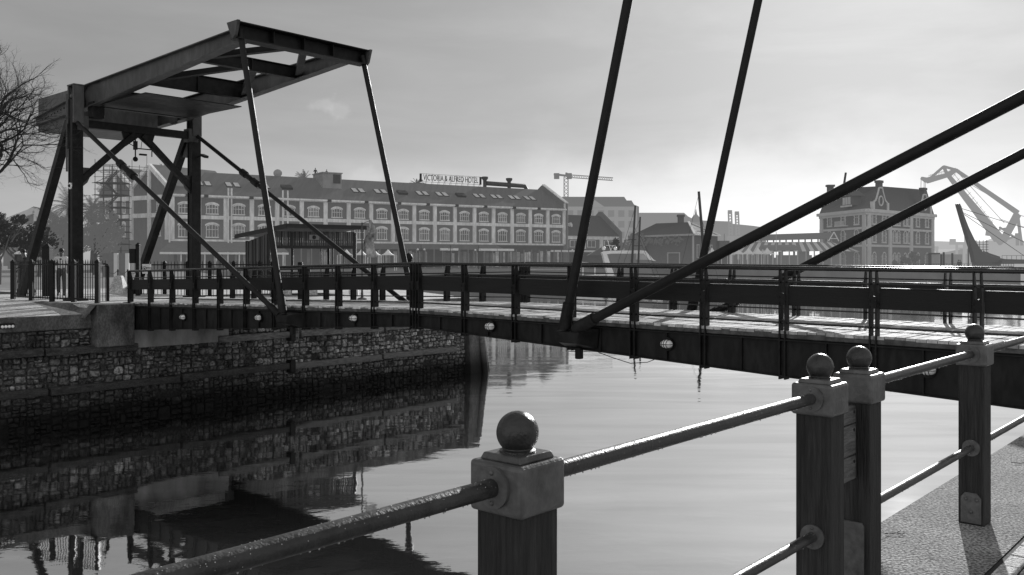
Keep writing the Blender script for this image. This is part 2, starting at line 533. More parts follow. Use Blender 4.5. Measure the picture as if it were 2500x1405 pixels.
# our own quay: rough concrete edge, then brick pavers
mb = MB(BF)
mb.add([(28.9, -40, 0), (28.9, 40, 0), (29.62, 40, 0), (29.62, -40, 0)], [(0, 1, 2, 3)])
mb.build('quay_edge', concrete_near, kind='structure')
mb = MB(BF)
mb.add([(29.62, -40, -.006), (29.62, 40, -.006), (70, 40, -.006), (70, -40, -.006)], [(0, 1, 2, 3)])
mb.build('sand_bed', joint_m, kind='structure')
mb = MB(BF); rnd = random.Random(4)
for i in range(34):
    s0 = 29.645 + i * .108
    for j in range(30):
        v0 = -11.6 + j * .214 + (.107 if i % 2 else 0)
        mb.t = rnd.uniform(.65, 1.2)
        dz = rnd.uniform(-.002, .003)
        mb.hexa([(s0, v0, -.03), (s0 + .1, v0, -.03), (s0 + .1, v0 + .206, -.03), (s0, v0 + .206, -.03),
                 (s0 + .004, v0 + .004, .002 + dz), (s0 + .096, v0 + .004, .002 + dz), (s0 + .096, v0 + .202, .002 + dz), (s0 + .004, v0 + .202, .002 + dz)])
mb.t = 1
mb.build('paving', paver_m, kind='structure')
mb = MB(BF)
mb.add([(28.9, -40, -.001), (28.9, 40, -.001), (28.9, 40, -5), (28.9, -40, -5)], [(0, 1, 2, 3)])
t = mb.build('quay_wall', concrete_old, label='stained concrete face of the near quay below the ball-topped railing', cat='quay wall')
# far quay wall below the hotel and the brick harbour building
hz_q = mat('far_quay_wall', 0.10, 0.85, var=.5, scale=.35, hz=(.36, .3, 5, .23))
mb = MB()
for a, b in zip(pts[1:7], pts[2:8]):
    a = a.copy(); b = b.copy()
    mb.add([(a.x, a.y, -.02), (b.x, b.y, -.02), (b.x, b.y, -5), (a.x, a.y, -5)], [(0, 1, 2, 3)])
mb.build('quay_wall', hz_q, label='distant hazy quay wall running along the water in front of the hotel', cat='quay wall')

# a few fallen twigs on the near quay edge
for px, py, L, seed, lab in ((2160, 1305, .12, 1, 'small forked dry twig lying alone on the concrete between the last two posts'),
                             (2470, 1132, .30, 2, 'long thin curved twig lying on the far end of the concrete edge')):
    D = (EYE - .006) * F / (py - HY); c = W(px, py, D); rr = random.Random(seed)
    mb = MB(); p = [c + Vector((L * k / 5, rr.uniform(-.012, .012), .004 + rr.uniform(0, .004))) for k in range(6)]
    mb.tube(p, .0028, 6)
    mb.tube([p[3], p[3] + Vector((L * .3, .03, .004))], .002, 6)
    mb.build('twig', bark_m, label=lab, cat='twig', group='twigs on the quay edge')

# ================================================================== stone quay wall across the cut
qw = thing('quay_wall', 'rough rubble stone quay wall with timber fenders below the left end of the bridge', 'quay wall', B(3.2, 5, ZW))
mb = MB(BF)
mb.box(2.2, 3.2, -30, 15.1, -5, -.43)
mb.build('backing', mortar, qw)
rnd = random.Random(11)
mb = MB(BF)
v_lo, v_hi = -6.5, 15.0
def rubble(mb, v_lo, v_hi, z_lo, z_hi, rnd):
    """split a panel of wall again and again into rough stones"""
    def cell(v0, v1, z0, z1):
        w, h = v1 - v0, z1 - z0
        lim = rnd.uniform(.09, .29)
        if w > lim * 1.9 or h > lim * 1.25:
            if w > h * rnd.uniform(.9, 1.6):
                c = v0 + w * rnd.uniform(.35, .65); cell(v0, c, z0, z1); cell(c, v1, z0, z1)
            else:
                c = z0 + h * rnd.uniform(.35, .65); cell(v0, v1, z0, c); cell(v0, v1, c, z1)
            return
        if rnd.random() < .04: return
        ctr = ((v0 + v1) / 2, (z0 + z1) / 2); hw = w / 2 - rnd.uniform(.004, .014); hh = h / 2 - rnd.uniform(.004, .012)
        k = rnd.randint(6, 10); ring = []; ph = rnd.uniform(0, 1); tilt = rnd.uniform(-.12, .12)
        for q in range(k):
            a = 2 * math.pi * (q + ph + rnd.uniform(-.3, .3)) / k
            c, s_ = math.cos(a), math.sin(a)
            x = hw * abs(c) ** .38 * (1 if c > 0 else -1) * rnd.uniform(.80, 1.06)
            y = hh * abs(s_) ** .38 * (1 if s_ > 0 else -1) * rnd.uniform(.78, 1.08)
            ring.append((x, y + tilt * x))
        pr = rnd.uniform(.02, .13)
        vm = ctr[0]
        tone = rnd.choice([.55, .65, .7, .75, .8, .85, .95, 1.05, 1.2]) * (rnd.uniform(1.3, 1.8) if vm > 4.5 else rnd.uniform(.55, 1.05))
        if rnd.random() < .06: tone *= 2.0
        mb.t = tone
        base = [(3.15, vm + x, ctr[1] + y) for x, y in ring]
        mid = [(3.2 + pr * rnd.uniform(.55, .85), vm + x * .97, ctr[1] + y * .96) for x, y in ring]
        top = [(3.2 + pr + rnd.uniform(-.02, .02), vm + x * .70, ctr[1] + y * .68) for x, y in ring]
        n = k; f = []
        for q in range(n):
            f.append((q, (q + 1) % n, n + (q + 1) % n, n + q)); f.append((n + q, n + (q + 1) % n, 2 * n + (q + 1) % n, 2 * n + q))
            f.append((2 * n + q, 2 * n + (q + 1) % n, 3 * n))
        mb.add(base + mid + top + [(3.2 + pr + rnd.uniform(-.01, .03), vm, ctr[1])], f)
    v = v_lo
    while v < v_hi:
        w = min(rnd.uniform(1.0, 2.2), v_hi - v)
        z = z_lo
        while z < z_hi - .05:
            h = min(rnd.uniform(.5, 1.1), z_hi - z)
            cell(v, v + w, z, z + h); z += h
        v += w
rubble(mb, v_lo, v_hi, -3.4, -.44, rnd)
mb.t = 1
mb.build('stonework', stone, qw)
mb = MB(BF)
mb.box(2.2, 3.30, -30, -1.15, -.43, -.004)
mb.build('coping', concrete_old, qw, bev=.03)
mb = MB(BF)
mb.box(2.2, 3.41, -.2, 3.4, -1.12, -.42)
mb.build('bearing_shelf', mat('pale_concrete', .20, .85, var=.6, scale=1.3, stretch=(1, 1, .5), bump=.4, bscale=25), qw, bev=.02)
mb = MB(BF)
mb.box(2.2, 3.28, 3.4, 15.15, -.43, -.004)
mb.build('coping', concrete_old, qw, bev=.03)
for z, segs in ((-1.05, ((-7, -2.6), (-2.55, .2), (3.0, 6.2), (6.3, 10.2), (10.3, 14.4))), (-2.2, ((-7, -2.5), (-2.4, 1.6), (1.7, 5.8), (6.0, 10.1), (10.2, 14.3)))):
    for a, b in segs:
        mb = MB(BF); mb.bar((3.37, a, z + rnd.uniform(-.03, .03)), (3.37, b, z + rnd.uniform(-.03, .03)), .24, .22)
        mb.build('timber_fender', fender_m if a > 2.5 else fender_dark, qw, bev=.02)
for v in (5.9,):
    
    for z0 in (-1.28, -2.42): mb = MB(BF); mb.box(3.25, 3.56, v - .11, v + .11, z0, z0 + .46); mb.build('rubber_pad', steel, qw, bev=.03)
# battered corner pier at the end of the wall
mb = MB(BF)
mb.hexa([(2.0, 15.0, -5), (3.72, 15.0, -5), (3.62, 16.6, -5), (2.0, 17.0, -5), (2.0, 15.0, -.02), (3.45, 15.0, -.02), (3.3, 15.9, -.02), (2.0, 15.9, -.02)])
mb.build('corner_pier', concrete_old, qw, bev=.04)
for k, (v, ls) in enumerate(((15.75, .18),)):
    mb = MB(BF); mb.tube([(4.0 - ls, v + .25, -5), (3.55 - ls, v, -.35)], [.15, .13], 12); mb.build('fender_pile', fender_m, qw, smooth=True)

# raised slab that carries the bridge end
ab = thing('bridge_abutment', 'stained concrete abutment block under the left end of the bridge', 'abutment', B(3, 1, -.43))
mb = MB(BF)
mb.box(-8, 3.15, -1.25, 4.65, -.42, .275)
mb.build('slab', pavement_m, ab)
mb = MB(BF)
mb.box(2.6, 3.62, -1.15, .02, -1.0, .285)
mb.build('end_block', concrete_old, ab, bev=.03)
mb = MB(BF)
mb.add([(-.3, -1.7, .26), (2.6, -1.16, .29), (3.6, -1.16, .29), (3.6, -1.5, -.1), (2.6, -1.5, -.1), (-.3, -1.8, .2), (-.3, -1.2, .29)],
       [(0, 1, 6), (0, 5, 4, 1), (1, 4, 3, 2)])
mb.build('kerb', concrete_old, ab)
mb = MB(BF); mb.box(3.63, 3.70, -1.7, -1.1, -.3, -.2)
# wall lamp on the coping, far left
wl = thing('wall_light', 'small oval light fixed on the quay wall coping at far left', 'light', B(3.3, -3.55, -.3))
mb = MB(BF); mb.box(3.30, 3.36, -3.75, -3.35, -.30, -.16); mb.build('hood', steel, wl, bev=.02)
mb = MB(BF)
for k in range(4): mb.sphere(BF.inverted() @ B(3.38, -3.68 + k * .09, -.25), .045, 10, 6)
mb.build('bulb', lamp_glass, wl, smooth=True)

# ================================================================== the bridge leaves
def zdeck(s): return .317 + (s - 3.144) * .0202 if s < 16.3 else .58 - (s - 16.45) * .0072
def zbot(s): return -.49 + (s - 4.2) * .0556 if s < 16.3 else .175 - (s - 16.45) * .0435
VN, VF = .06, 3.72      # outer faces of the two girders
VNr, VFr = VN + .01, VF - .01

def plate_post(mb, s, v, side, zt, z0, zt_t):
    """two tapered flats with a slot between them; side = -1 near rail, +1 far rail"""
    for ds in (-.045, .045):
        a = side
        o = v + a * .05; i = v - a * .10; it = v - a * .015
        pts = [(s + ds - .011, o, z0), (s + ds - .011, i, z0), (s + ds - .011, i, zt + .62), (s + ds - .011, it, zt_t), (s + ds - .011, o - a * .01, zt_t)]
        mb.prism(pts, (.022, 0, 0))
    mb.box(s - .036, s + .036, v + side * .02 - .02, v + side * .02 + .02, zt + .40, zt + .58)

def make_leaf(name, label, s0, s1, posts, lamps, cap0, cap1):
    root = thing(name, label, 'bridge', B((s0 + s1) / 2, (VN + VF) / 2, zbot((s0 + s1) / 2)))
    rnd = random.Random(int(s0 * 10))
    # girders as plate girders: web, flanges, stiffeners
    for v, sg in ((VN, 1), (VF, -1)):
        mb = MB(BF)
        a, b = s0 + .1, s1 - .03
        n = 8
        for k in range(n):
            p, q = a + (b - a) * k / n, a + (b - a) * (k + 1) / n
            for zz0, zz1, w in ((zbot, None, .012),):
                mb.hexa([(p, v + sg * .02, zbot(p)), (q, v + sg * .02, zbot(q)), (q, v + sg * .035, zbot(q)), (p, v + sg * .035, zbot(p)),
                         (p, v + sg * .02, zdeck(p) - .13), (q, v + sg * .02, zdeck(q) - .13), (q, v + sg * .035, zdeck(q) - .13), (p, v + sg * .035, zdeck(p) - .13)])
            mb.hexa([(p, v - sg * .03, zbot(p) - .012), (q, v - sg * .03, zbot(q) - .012), (q, v + sg * .14, zbot(q) - .012), (p, v + sg * .14, zbot(p) - .012),
                     (p, v - sg * .03, zbot(p) + .01), (q, v - sg * .03, zbot(q) + .01), (q, v + sg * .14, zbot(q) + .01), (p, v + sg * .14, zbot(p) + .01)])
            mb.hexa([(p, v - sg * .03, zdeck(p) - .155), (q, v - sg * .03, zdeck(q) - .155), (q, v + sg * .14, zdeck(q) - .155), (p, v + sg * .14, zdeck(p) - .155),
                     (p, v - sg * .03, zdeck(p) - .135), (q, v - sg * .03, zdeck(q) - .135), (q, v + sg * .14, zdeck(q) - .135), (p, v + sg * .14, zdeck(p) - .135)])
        for k in range(len(posts) - 1):
            s_ = (posts[k] + posts[k + 1]) / 2
            mb.hexa([(s_ - .008, v - sg * .025, zbot(s_)), (s_ + .008, v - sg * .025, zbot(s_)), (s_ + .008, v + sg * .02, zbot(s_)), (s_ - .008, v + sg * .02, zbot(s_)),
                     (s_ - .008, v - sg * .025, zdeck(s_) - .15), (s_ + .008, v - sg * .025, zdeck(s_) - .15), (s_ + .008, v + sg * .02, zdeck(s_) - .15), (s_ - .008, v + sg * .02, zdeck(s_) - .15)])
        mb.build('girder', steel_web, root)
    # cross beams below the deck
    for s in posts:
        mb = MB(BF); mb.bar((s, VN + .05, zdeck(s) - .24), (s, VF - .05, zdeck(s) - .24), .12, .18); mb.build('cross_beam', steel, root)
    # edge timbers
    for v in (VN + .05, VF - .05):
        mb = MB(BF); mb.bar((s0, v, zdeck(s0) - .075), (s1 - .02, v, zdeck(s1) - .075), .10, .09); mb.build('edge_timber', deck_edge, root, bev=.01)
    # planks
    mb = MB(BF); s = s0
    while s < s1 - .05:
        w = .135
        mb.t = rnd.uniform(.6, 1.25); dz = rnd.uniform(-.004, .004); e0 = rnd.uniform(0, .03); e1 = rnd.uniform(0, .03)
        mb.hexa([(s, VN - .02 + e0, zdeck(s) - .05), (s + w, VN - .02 + e0, zdeck(s + w) - .05), (s + w, VF + .02 - e1, zdeck(s + w) - .05), (s, VF + .02 - e1, zdeck(s) - .05),
                 (s + .004, VN - .02 + e0, zdeck(s) + dz), (s + w - .004, VN - .02 + e0, zdeck(s + w) + dz), (s + w - .004, VF + .02 - e1, zdeck(s + w) + dz), (s + .004, VF + .02 - e1, zdeck(s) + dz)])
        s += w + .009
    mb.t = 1
    mb.build('deck', deck_wood, root)
    mb = MB(BF); a, b = s0 + .05, s1 - .04  # dark sheet added below the planks to stand in for shade
    mb.hexa([(a, VN + .06, zdeck(a) - .15), (b, VN + .06, zdeck(b) - .15), (b, VF - .06, zdeck(b) - .15), (a, VF - .06, zdeck(a) - .15),
             (a, VN + .06, zdeck(a) - .06), (b, VN + .06, zdeck(b) - .06), (b, VF - .06, zdeck(b) - .06), (a, VF - .06, zdeck(a) - .06)])
    mb.build('shade_sheet', steel, root)
    # rails
    for v, sg in ((VNr, -1), (VFr, 1)):
        for s in posts:
            mb = MB(BF)
            plate_post(mb, s, v, sg, zdeck(s), zbot(s) - .05, zdeck(s) + .965)
            for zz in (.43, .52, -.2, -.3):
                for ds in (-.045, .045): mb.tube([(s + ds, v + sg * .05, zdeck(s) + zz), (s + ds, v + sg * .062, zdeck(s) + zz)], .014, 6)
            mb.build('rail_post', steel, root)
        a, b = posts[0] - .06, posts[-1] + .06
        def hr(s): return zdeck(s) + 1.0 - .033
        ends = [(a, v, hr(a)), (b, v, hr(b))]
        mb = MB(BF)
        if cap0: ends = [(a - .02, v, hr(a) - .3), (a - .02, v, hr(a) - .04), (a + .05, v, hr(a))] + ends[1:]
        mb.tube(ends, .033, 12)
        mb.build('handrail', steel_rail, root, smooth=True)
        for i in range(len(posts) - 1):
            p, q = posts[i] + .075, posts[i + 1] - .075
            mb = MB(BF)
            vi = v - sg * .08
            def tim(s):
                z = zdeck(s)
                return [(s, vi - .06, z + .39), (s, vi + .06, z + .39), (s, vi + .06, z + .67), (s, vi + .03, z + .70), (s, vi - .03, z + .70), (s, vi - .06, z + .67)]
            A, Bq = tim(p), tim(q); n = 6
            mb.add(A + Bq, [tuple(range(n))[::-1], tuple(n + k for k in range(n))] + [(k, (k + 1) % n, n + (k + 1) % n, n + k) for k in range(n)])
            mb.build('timber_rail', timber_rail, root, bev=.008)
        for zz, r, nm in ((.755, .014, 'wire_rail'), (.125, .016, 'toe_rail'), (.30, .010, 'wire_rail')):
            if zz == .30: continue
            mb = MB(BF); mb.tube([(a, v, zdeck(a) + zz), (b, v, zdeck(b) + zz)], r, 8); mb.build(nm, steel_rail, root, smooth=True)
    # bulkhead lamps on the near girder
    for s in lamps:
        z = (zdeck(s) + zbot(s)) / 2 - .03
        mb = MB(BF); mb.tube([(s, VN + .02, z), (s, VN - .035, z)], .115, 16); l = mb.build('lamp', steel, root, smooth=True)
        mb = MB(BF)
        c = BF.inverted() @ B(s, VN - .04, z)
        mb.sphere(c, 1.0, 16, 10, sc=(.115, .11, .075)); mb.build('globe', lamp_glass, l, smooth=True)
        mb = MB(BF)
        for q in (-.045, 0.0, .045):
            rr = math.sqrt(1 - (q / .115) ** 2)
            mb.tube([(s + q, VN - .04 - .118 * rr * math.sin(t_), z + .082 * rr * math.cos(t_)) for t_ in [math.pi * k / 8 for k in range(9)]], .005, 5)
        mb.tube([(s + .125 * math.cos(t_), VN - .04 - .12 * math.sin(t_), z) for t_ in [math.pi * k / 8 for k in range(9)]], .005, 5)
        mb.tube([(s + .12 * math.cos(t_), VN - .03, z + .08 * math.sin(t_)) for t_ in [2 * math.pi * k / 12 for k in range(13)]], .007, 5)
        mb.build('cage', steel, l)
    return root

postsL = [3.17 + 1.31 * k for k in range(11)]
postsR = [16.45 + 1.385 * k for k in range(10)]
leafL = make_leaf('bridge_leaf', 'left half of the footbridge, dark girder hung from the gate frame on rods', 2.7, 16.33, postsL, [6.54, 10.4, 14.3], True, False)
leafR = make_leaf('bridge_leaf', 'right half of the footbridge, larger and nearer, coming in from the right edge', 16.37, 29.2, postsR, [18.6, 22.7, 26.9], False, True)
leafL['group'] = leafR['group'] = 'two halves of the footbridge'
# hanging brackets where the rods meet the girders
for leaf, ss, d in ((leafL, 11.95, -1), (leafR, 20.85, 1)):
    for v, sg in ((VN, -1), (VF, 1)):
        z = zbot(ss) + .24
        mb = MB(BF)
        mb.hexa([(ss - .38, v, z - .22), (ss + .38, v, z - .22), (ss + .2, v + sg * .42, z - .10), (ss - .2, v + sg * .42, z - .10),
                 (ss - .42, v, z + .15), (ss + .42, v, z + .15), (ss + .26, v + sg * .42, z + .10), (ss - .26, v + sg * .42, z + .10)])
        mb.build('rod_bracket', steel, leaf, bev=.02)
        if v == VN:
            mb = MB(BF); mb.box(ss - .06, ss + .06, v - .12, v, z - .42, z - .2); mb.build('bracket_lug', steel, leaf, bev=.02)
# loose cable and weed below the right leaf
mb = MB(BF)
mb.tube([(21.3, VN - .1, zbot(21.3)), (21.6, VN - .1, zbot(21.6) - .06), (22.0, VN - .1, zbot(22) - .12), (22.35, VN - .1, zbot(22.35) - .06), (22.5, VN, zbot(22.5) + .02)], .007, 6)
mb.build('loose_cable', steel, leafR)
mb = MB(BF)
q = (23.32, VN - .06, zbot(23.32) - .05)
mb.tube([q, (q[0] + .03, q[1], q[2] - .09), (q[0] - .01, q[1], q[2] - .15), (q[0] + .03, q[1], q[2] - .22)], [.006, .012, .008, .018], 6)
mb.build('weed_strand', bark_m, leafR)

# ---------------------------------------------------------------- rods
def rod(name, label, cat, group, a, b, r, buckle=None):
    root = thing(name, label, cat, B(*b), group)
    mb = MB(BF); mb.tube([a, b], r, 14); mb.build('rod', rod_m, root, smooth=True)
    A, Bv = Vector(a), Vector(b); d = (Bv - A).normalized()
    mb = MB(BF); mb.tube([Bv - d * .5, Bv - d * .05], r * 1.35, 12); mb.build('end_sleeve', steel, root, smooth=True)
    if buckle:
        for k, t in enumerate(buckle):
            c = A + (Bv - A) * t
            mb = MB(BF); mb.tube([c - d * .16, c - d * .14, c + d * .14, c + d * .16], [r * 1.1, r * 1.75, r * 1.75, r * 1.1], 12)
            mb.build('coupling', steel, root, smooth=True)
        c0, c1 = A + (Bv - A) * buckle[0], A + (Bv - A) * buckle[-1]
        mb = MB(BF); mb.tube([c0, c1], r * 1.3, 12); mb.build('turnbuckle', steel, root, smooth=True)
    return root
RR = .078
rod('hanger_rod', 'near hanging rod of the left bridge half, below the raised frame tip', 'rod', 'rods that hold the bridge', (9.72, -.1, 7.7), (11.95, -.28, .28), RR)
rod('hanger_rod', 'far hanging rod of the left bridge half, crossing the hotel roof left of its sign', 'rod', 'rods that hold the bridge', (9.72, 4.02, 7.72), (11.95, 4.06, .30), RR)
rod('hanger_rod', 'left one of the two thick rods leaving through the top of the picture', 'rod', 'rods that hold the bridge', (22.55, -.28, 7.9), (20.72, -.28, .35), RR * 1.08)
rod('hanger_rod', 'right one of the two thick rods leaving through the top of the picture', 'rod', 'rods that hold the bridge', (22.62, 4.06, 7.9), (20.80, 4.06, .35), RR * 1.08)
rod('stay_rod', 'slanting stay with couplings from the near gate column to the left bridge half', 'rod', 'rods that hold the bridge', (.2, -.28, 6.2), (11.85, -.28, .24), RR * .9, (.27, .33))
rod('stay_rod', 'slanting stay with couplings from the far gate column, passing in front of the kiosk', 'rod', 'rods that hold the bridge', (.1, 4.06, 6.25), (11.85, 4.06, .28), RR * .9, (.27, .33))
rod('stay_rod', 'upper slanting stay rising from the right bridge half to the right edge of the picture', 'rod', 'rods that hold the bridge', (32.4, -.28, 5.66), (20.95, -.28, .37), RR * 1.1)
rod('stay_rod', 'lower slanting stay rising behind the handrails in front of the brick harbour building', 'rod', 'rods that hold the bridge', (32.4, 4.06, 6.02), (21.0, 4.06, .30), RR * 1.1)

# ---------------------------------------------------------------- gate tower and balance frame
tower = thing('gate_tower', 'dark steel portal with braced columns standing at the left end of the bridge', 'tower', B(0, 1.9, .27))
for v in (-.25, 4.03):
    mb = MB(BF)
    w = .15
    mb.box(-w, w, v - w, v + w, .28, 7.0)
    c = mb.build('column', steel, tower, bev=.01)
    mb = MB(BF)
    for sx in (-1, 1):
        mb.box(sx * w - .01, sx * w + .01, v - w - .03, v + w + .03, .28, 7.0)
    mb.build('column_flange', steel, c)
    mb = MB(BF); mb.box(-.3, .3, v - .3, v + .3, .276, .33); mb.build('base_plate', steel, c, bev=.01)
    # bearing housing with an open web at the top
    mb = MB(BF); sg = -1 if v < 0 else 1
    mb.box(-.24, -.16, v - .17, v + .17, 6.2, 7.45); mb.box(.16, .24, v - .17, v + .17, 6.2, 7.45)
    mb.box(-.16, .16, v - .06, v + .02, 6.2, 7.05); mb.box(-.26, .26, v - .18, v + .18, 7.45, 7.49)
    mb.bar((-.14, v - .1, 7.42), (-.02, v - .1, 7.1), .03); mb.bar((.14, v - .1, 7.42), (.02, v - .1, 7.1), .03)
    mb.sphere((0, v - .12, 7.1), .07, 10, 6)
    mb.build('bearing_housing', steel_mid, c)
    # raking leg behind
    mb = MB(BF); mb.bar((-.45, v, 6.3), (-4.7, v, .3), .26, .26, up=(0, 1, 0)); mb.build('raking_leg', steel, tower, bev=.01)
    mb = MB(BF); mb.prism([(-.15, v - .02, 5.4), (-.15, v - .02, 6.3), (-.62, v - .02, 6.25), (-.95, v - .02, 5.62), (-.80, v - .02, 5.5)], (0, .04, 0)); mb.build('gusset', steel_mid, tower)
mb = MB(BF); mb.bar((0, -.1, 6.22), (0, 3.9, 6.22), .24, .26); mb.build('cross_beam', steel, tower, bev=.01)
for v in (-.1, 3.88):
    mb = MB(BF); mb.box(-.2, .2, v - .16, v + .2, 5.98, 6.46); mb.build('joint_plate', steel_mid, tower, bev=.01)
for v0, v1, z1 in ((1.75, -.15, 4.25), (2.05, 3.95, 4.25)):
    mb = MB(BF); mb.bar((0, v0, 6.05), (0, v1, z1), .19, .22, up=(1, 0, 0)); mb.build('knee_brace', steel, tower, bev=.01)
    mb = MB(BF); sg = 1 if v1 < 1 else -1
    mb.prism([(-.02, v1, 4.0), (-.02, v1, 4.75), (-.02, v1 + sg * .5, 4.75), (-.02, v1 + sg * .28, 4.25)], (.04, 0, 0)); mb.build('gusset', steel_mid, tower)
mb = MB(BF); mb.prism([(-.03, 1.3, 6.1), (-.03, 2.5, 6.1), (-.03, 2.35, 5.6), (-.03, 1.9, 5.95), (-.03, 1.45, 5.6)], (.06, 0, 0)); mb.build('centre_gusset', steel, tower)
# camera cluster below the crossbeam
mb = MB(BF)
mb.tube([(.1, 1.75, 6.1), (.1, 1.75, 5.2)], .025, 6); mb.box(.03, .17, 1.70, 1.80, 5.5, 5.8)
mb.tube([(.1, 1.75, 5.55), (.1, 2.35, 5.55)], .022, 6); mb.tube([(.1, 1.4, 5.75), (.1, 1.75, 5.6)], .015, 6)
mb.sphere((.1, 1.75, 5.17), .09, 10, 6); mb.box(.05, .15, 1.9, 2.15, 5.32, 5.38); mb.tube([(.1, 2.35, 5.3), (.1, 2.35, 5.75)], .02, 6)
mb.tube([(.1, 1.95, 5.55), (.1, 2.0, 5.95)], .01, 5)
mb.build('camera_cluster', steel, tower)
mb = MB(BF); mb.tube([(.05, -.40, 4.10), (.05, -.47, 4.10)], .11, 14); l = mb.build('round_lamp', lamp_glass, tower, smooth=True)
mb = MB(BF); mb.sphere((.05, -.47, 4.10), .055, 10, 6); mb.build('lens', steel, l, smooth=True)
mb = MB(BF); mb.tube([(.15, 4.1, 5.45), (.45, 4.1, 5.48)], .02, 6); mb.bar((.42, 4.1, 5.5), (.75, 4.1, 5.40), .16, .09); mb.build('floodlight', steel, tower)
mb = MB(BF); mb.tube([(-.28, -.42, 4.6), (-.28, -.42, 7.2)], .035, 8); mb.build('cable_duct', steel_mid, tower, smooth=True)

frame = thing('balance_frame', 'raised steel lifting frame with counterweight box pivoting on top of the gate tower', 'lifting frame', B(0, 1.9, 7.1))
def ztop(s): return 7.36 + s * .115 if s < -.3 else 7.54 + s * .035
def zlow(s): return 6.77 + (s * .035 if s < 0 else s * .078)
for v in (.18, 3.62):
    mb = MB(BF); ss = [-4.38, -1.5, -.35, 0, 1.0, 3.2, 5.5, 7.6, 9.6]
    for p, q in zip(ss, ss[1:]):
        mb.hexa([(p, v - .02, zlow(p)), (q, v - .02, zlow(q)), (q, v + .02, zlow(q)), (p, v + .02, zlow(p)), (p, v - .02, ztop(p)), (q, v - .02, ztop(q)), (q, v + .02, ztop(q)), (p, v + .02, ztop(p))])
        for zf in (ztop, zlow):
            mb.hexa([(p, v - .15, zf(p) - .025), (q, v - .15, zf(q) - .025), (q, v + .15, zf(q) - .025), (p, v + .15, zf(p) - .025), (p, v - .15, zf(p) + .005), (q, v - .15, zf(q) + .005), (q, v + .15, zf(q) + .005), (p, v + .15, zf(p) + .005)])
    o = mb.build('main_beam', steel_mid, frame)
    mb = MB(BF); mb.tube([(-.55, v - .05, 7.0), (-.55, v - .12, 7.0)], .36, 20); mb.build('pivot_disc', steel_mid, o, smooth=True)
    mb = MB(BF)
    for k in range(9):
        s = -3.8 + k * .27; mb.sphere((s, v - .02 if v < 1 else v + .02, ztop(s) - .16), .032, 8, 5)
    mb.build('bolt_row', steel, o)
mb = MB(BF); mb.box(-4.3, -1.3, .2, 3.3, 6.36, 7.60); mb.build('counterweight', steel_mid, frame, bev=.03)
for s, d in ((.35, .62), (4.0, .5), (7.1, .34)):
    mb = MB(BF); zc = (ztop(s) + zlow(s)) / 2
    zt_ = zlow(s) + min(d, ztop(s) - .05 - zlow(s))
    mb.box(s - .015, s + .015, .2, 3.6, zlow(s), zt_); mb.box(s - .10, s + .10, .2, 3.6, zlow(s) - .02, zlow(s)); mb.box(s - .10, s + .10, .2, 3.6, zt_, zt_ + .02)
    mb.box(s - .09, s + .09, 1.88, 1.92, zlow(s), zt_)
    mb.build('cross_girder', steel, frame)
mb = MB(BF); zc = 7.62
mb.box(9.60, 9.64, -.24, 4.1, 7.48, 7.86); mb.box(9.5, 9.9, -.24, 4.1, 7.45, 7.48); mb.box(9.46, 9.92, -.26, 4.12, 7.86, 7.89)
for v in (-.22, .9, 1.9, 2.9, 4.08): mb.box(9.5, 9.8, v - .012, v + .012, 7.48, 7.86)
mb.build('end_girder', steel, frame)
for v, sg in ((-.25, -1), (4.11, 1)):
    mb = MB(BF); mb.prism([(9.45, v, 7.90), (9.98, v, 7.90), (9.85, v, 7.52), (9.7, v, 7.42)], (0, sg * .08, 0)); mb.build('hanger_lug', steel_mid, frame)
mb = MB(BF)
mb.box(.5, 3.9, .22, 3.58, 6.80, 6.83); mb.build('soffit_plate', steel, frame)
for s0, s1 in ((9.55, 7.15), (7.05, 4.05)):
    for v0, v1 in ((1.75, .25), (2.05, 3.55)):
        mb = MB(BF); mb.bar((s0, v0, zlow(s0) + .12), (s1, v1, zlow(s1) + .12), .2, .16); mb.build('diagonal', steel, frame)
mb = MB(BF); mb.box(.1, .5, .1, .5, 6.4, 6.95); mb.build('stop_block', steel, frame, bev=.02)

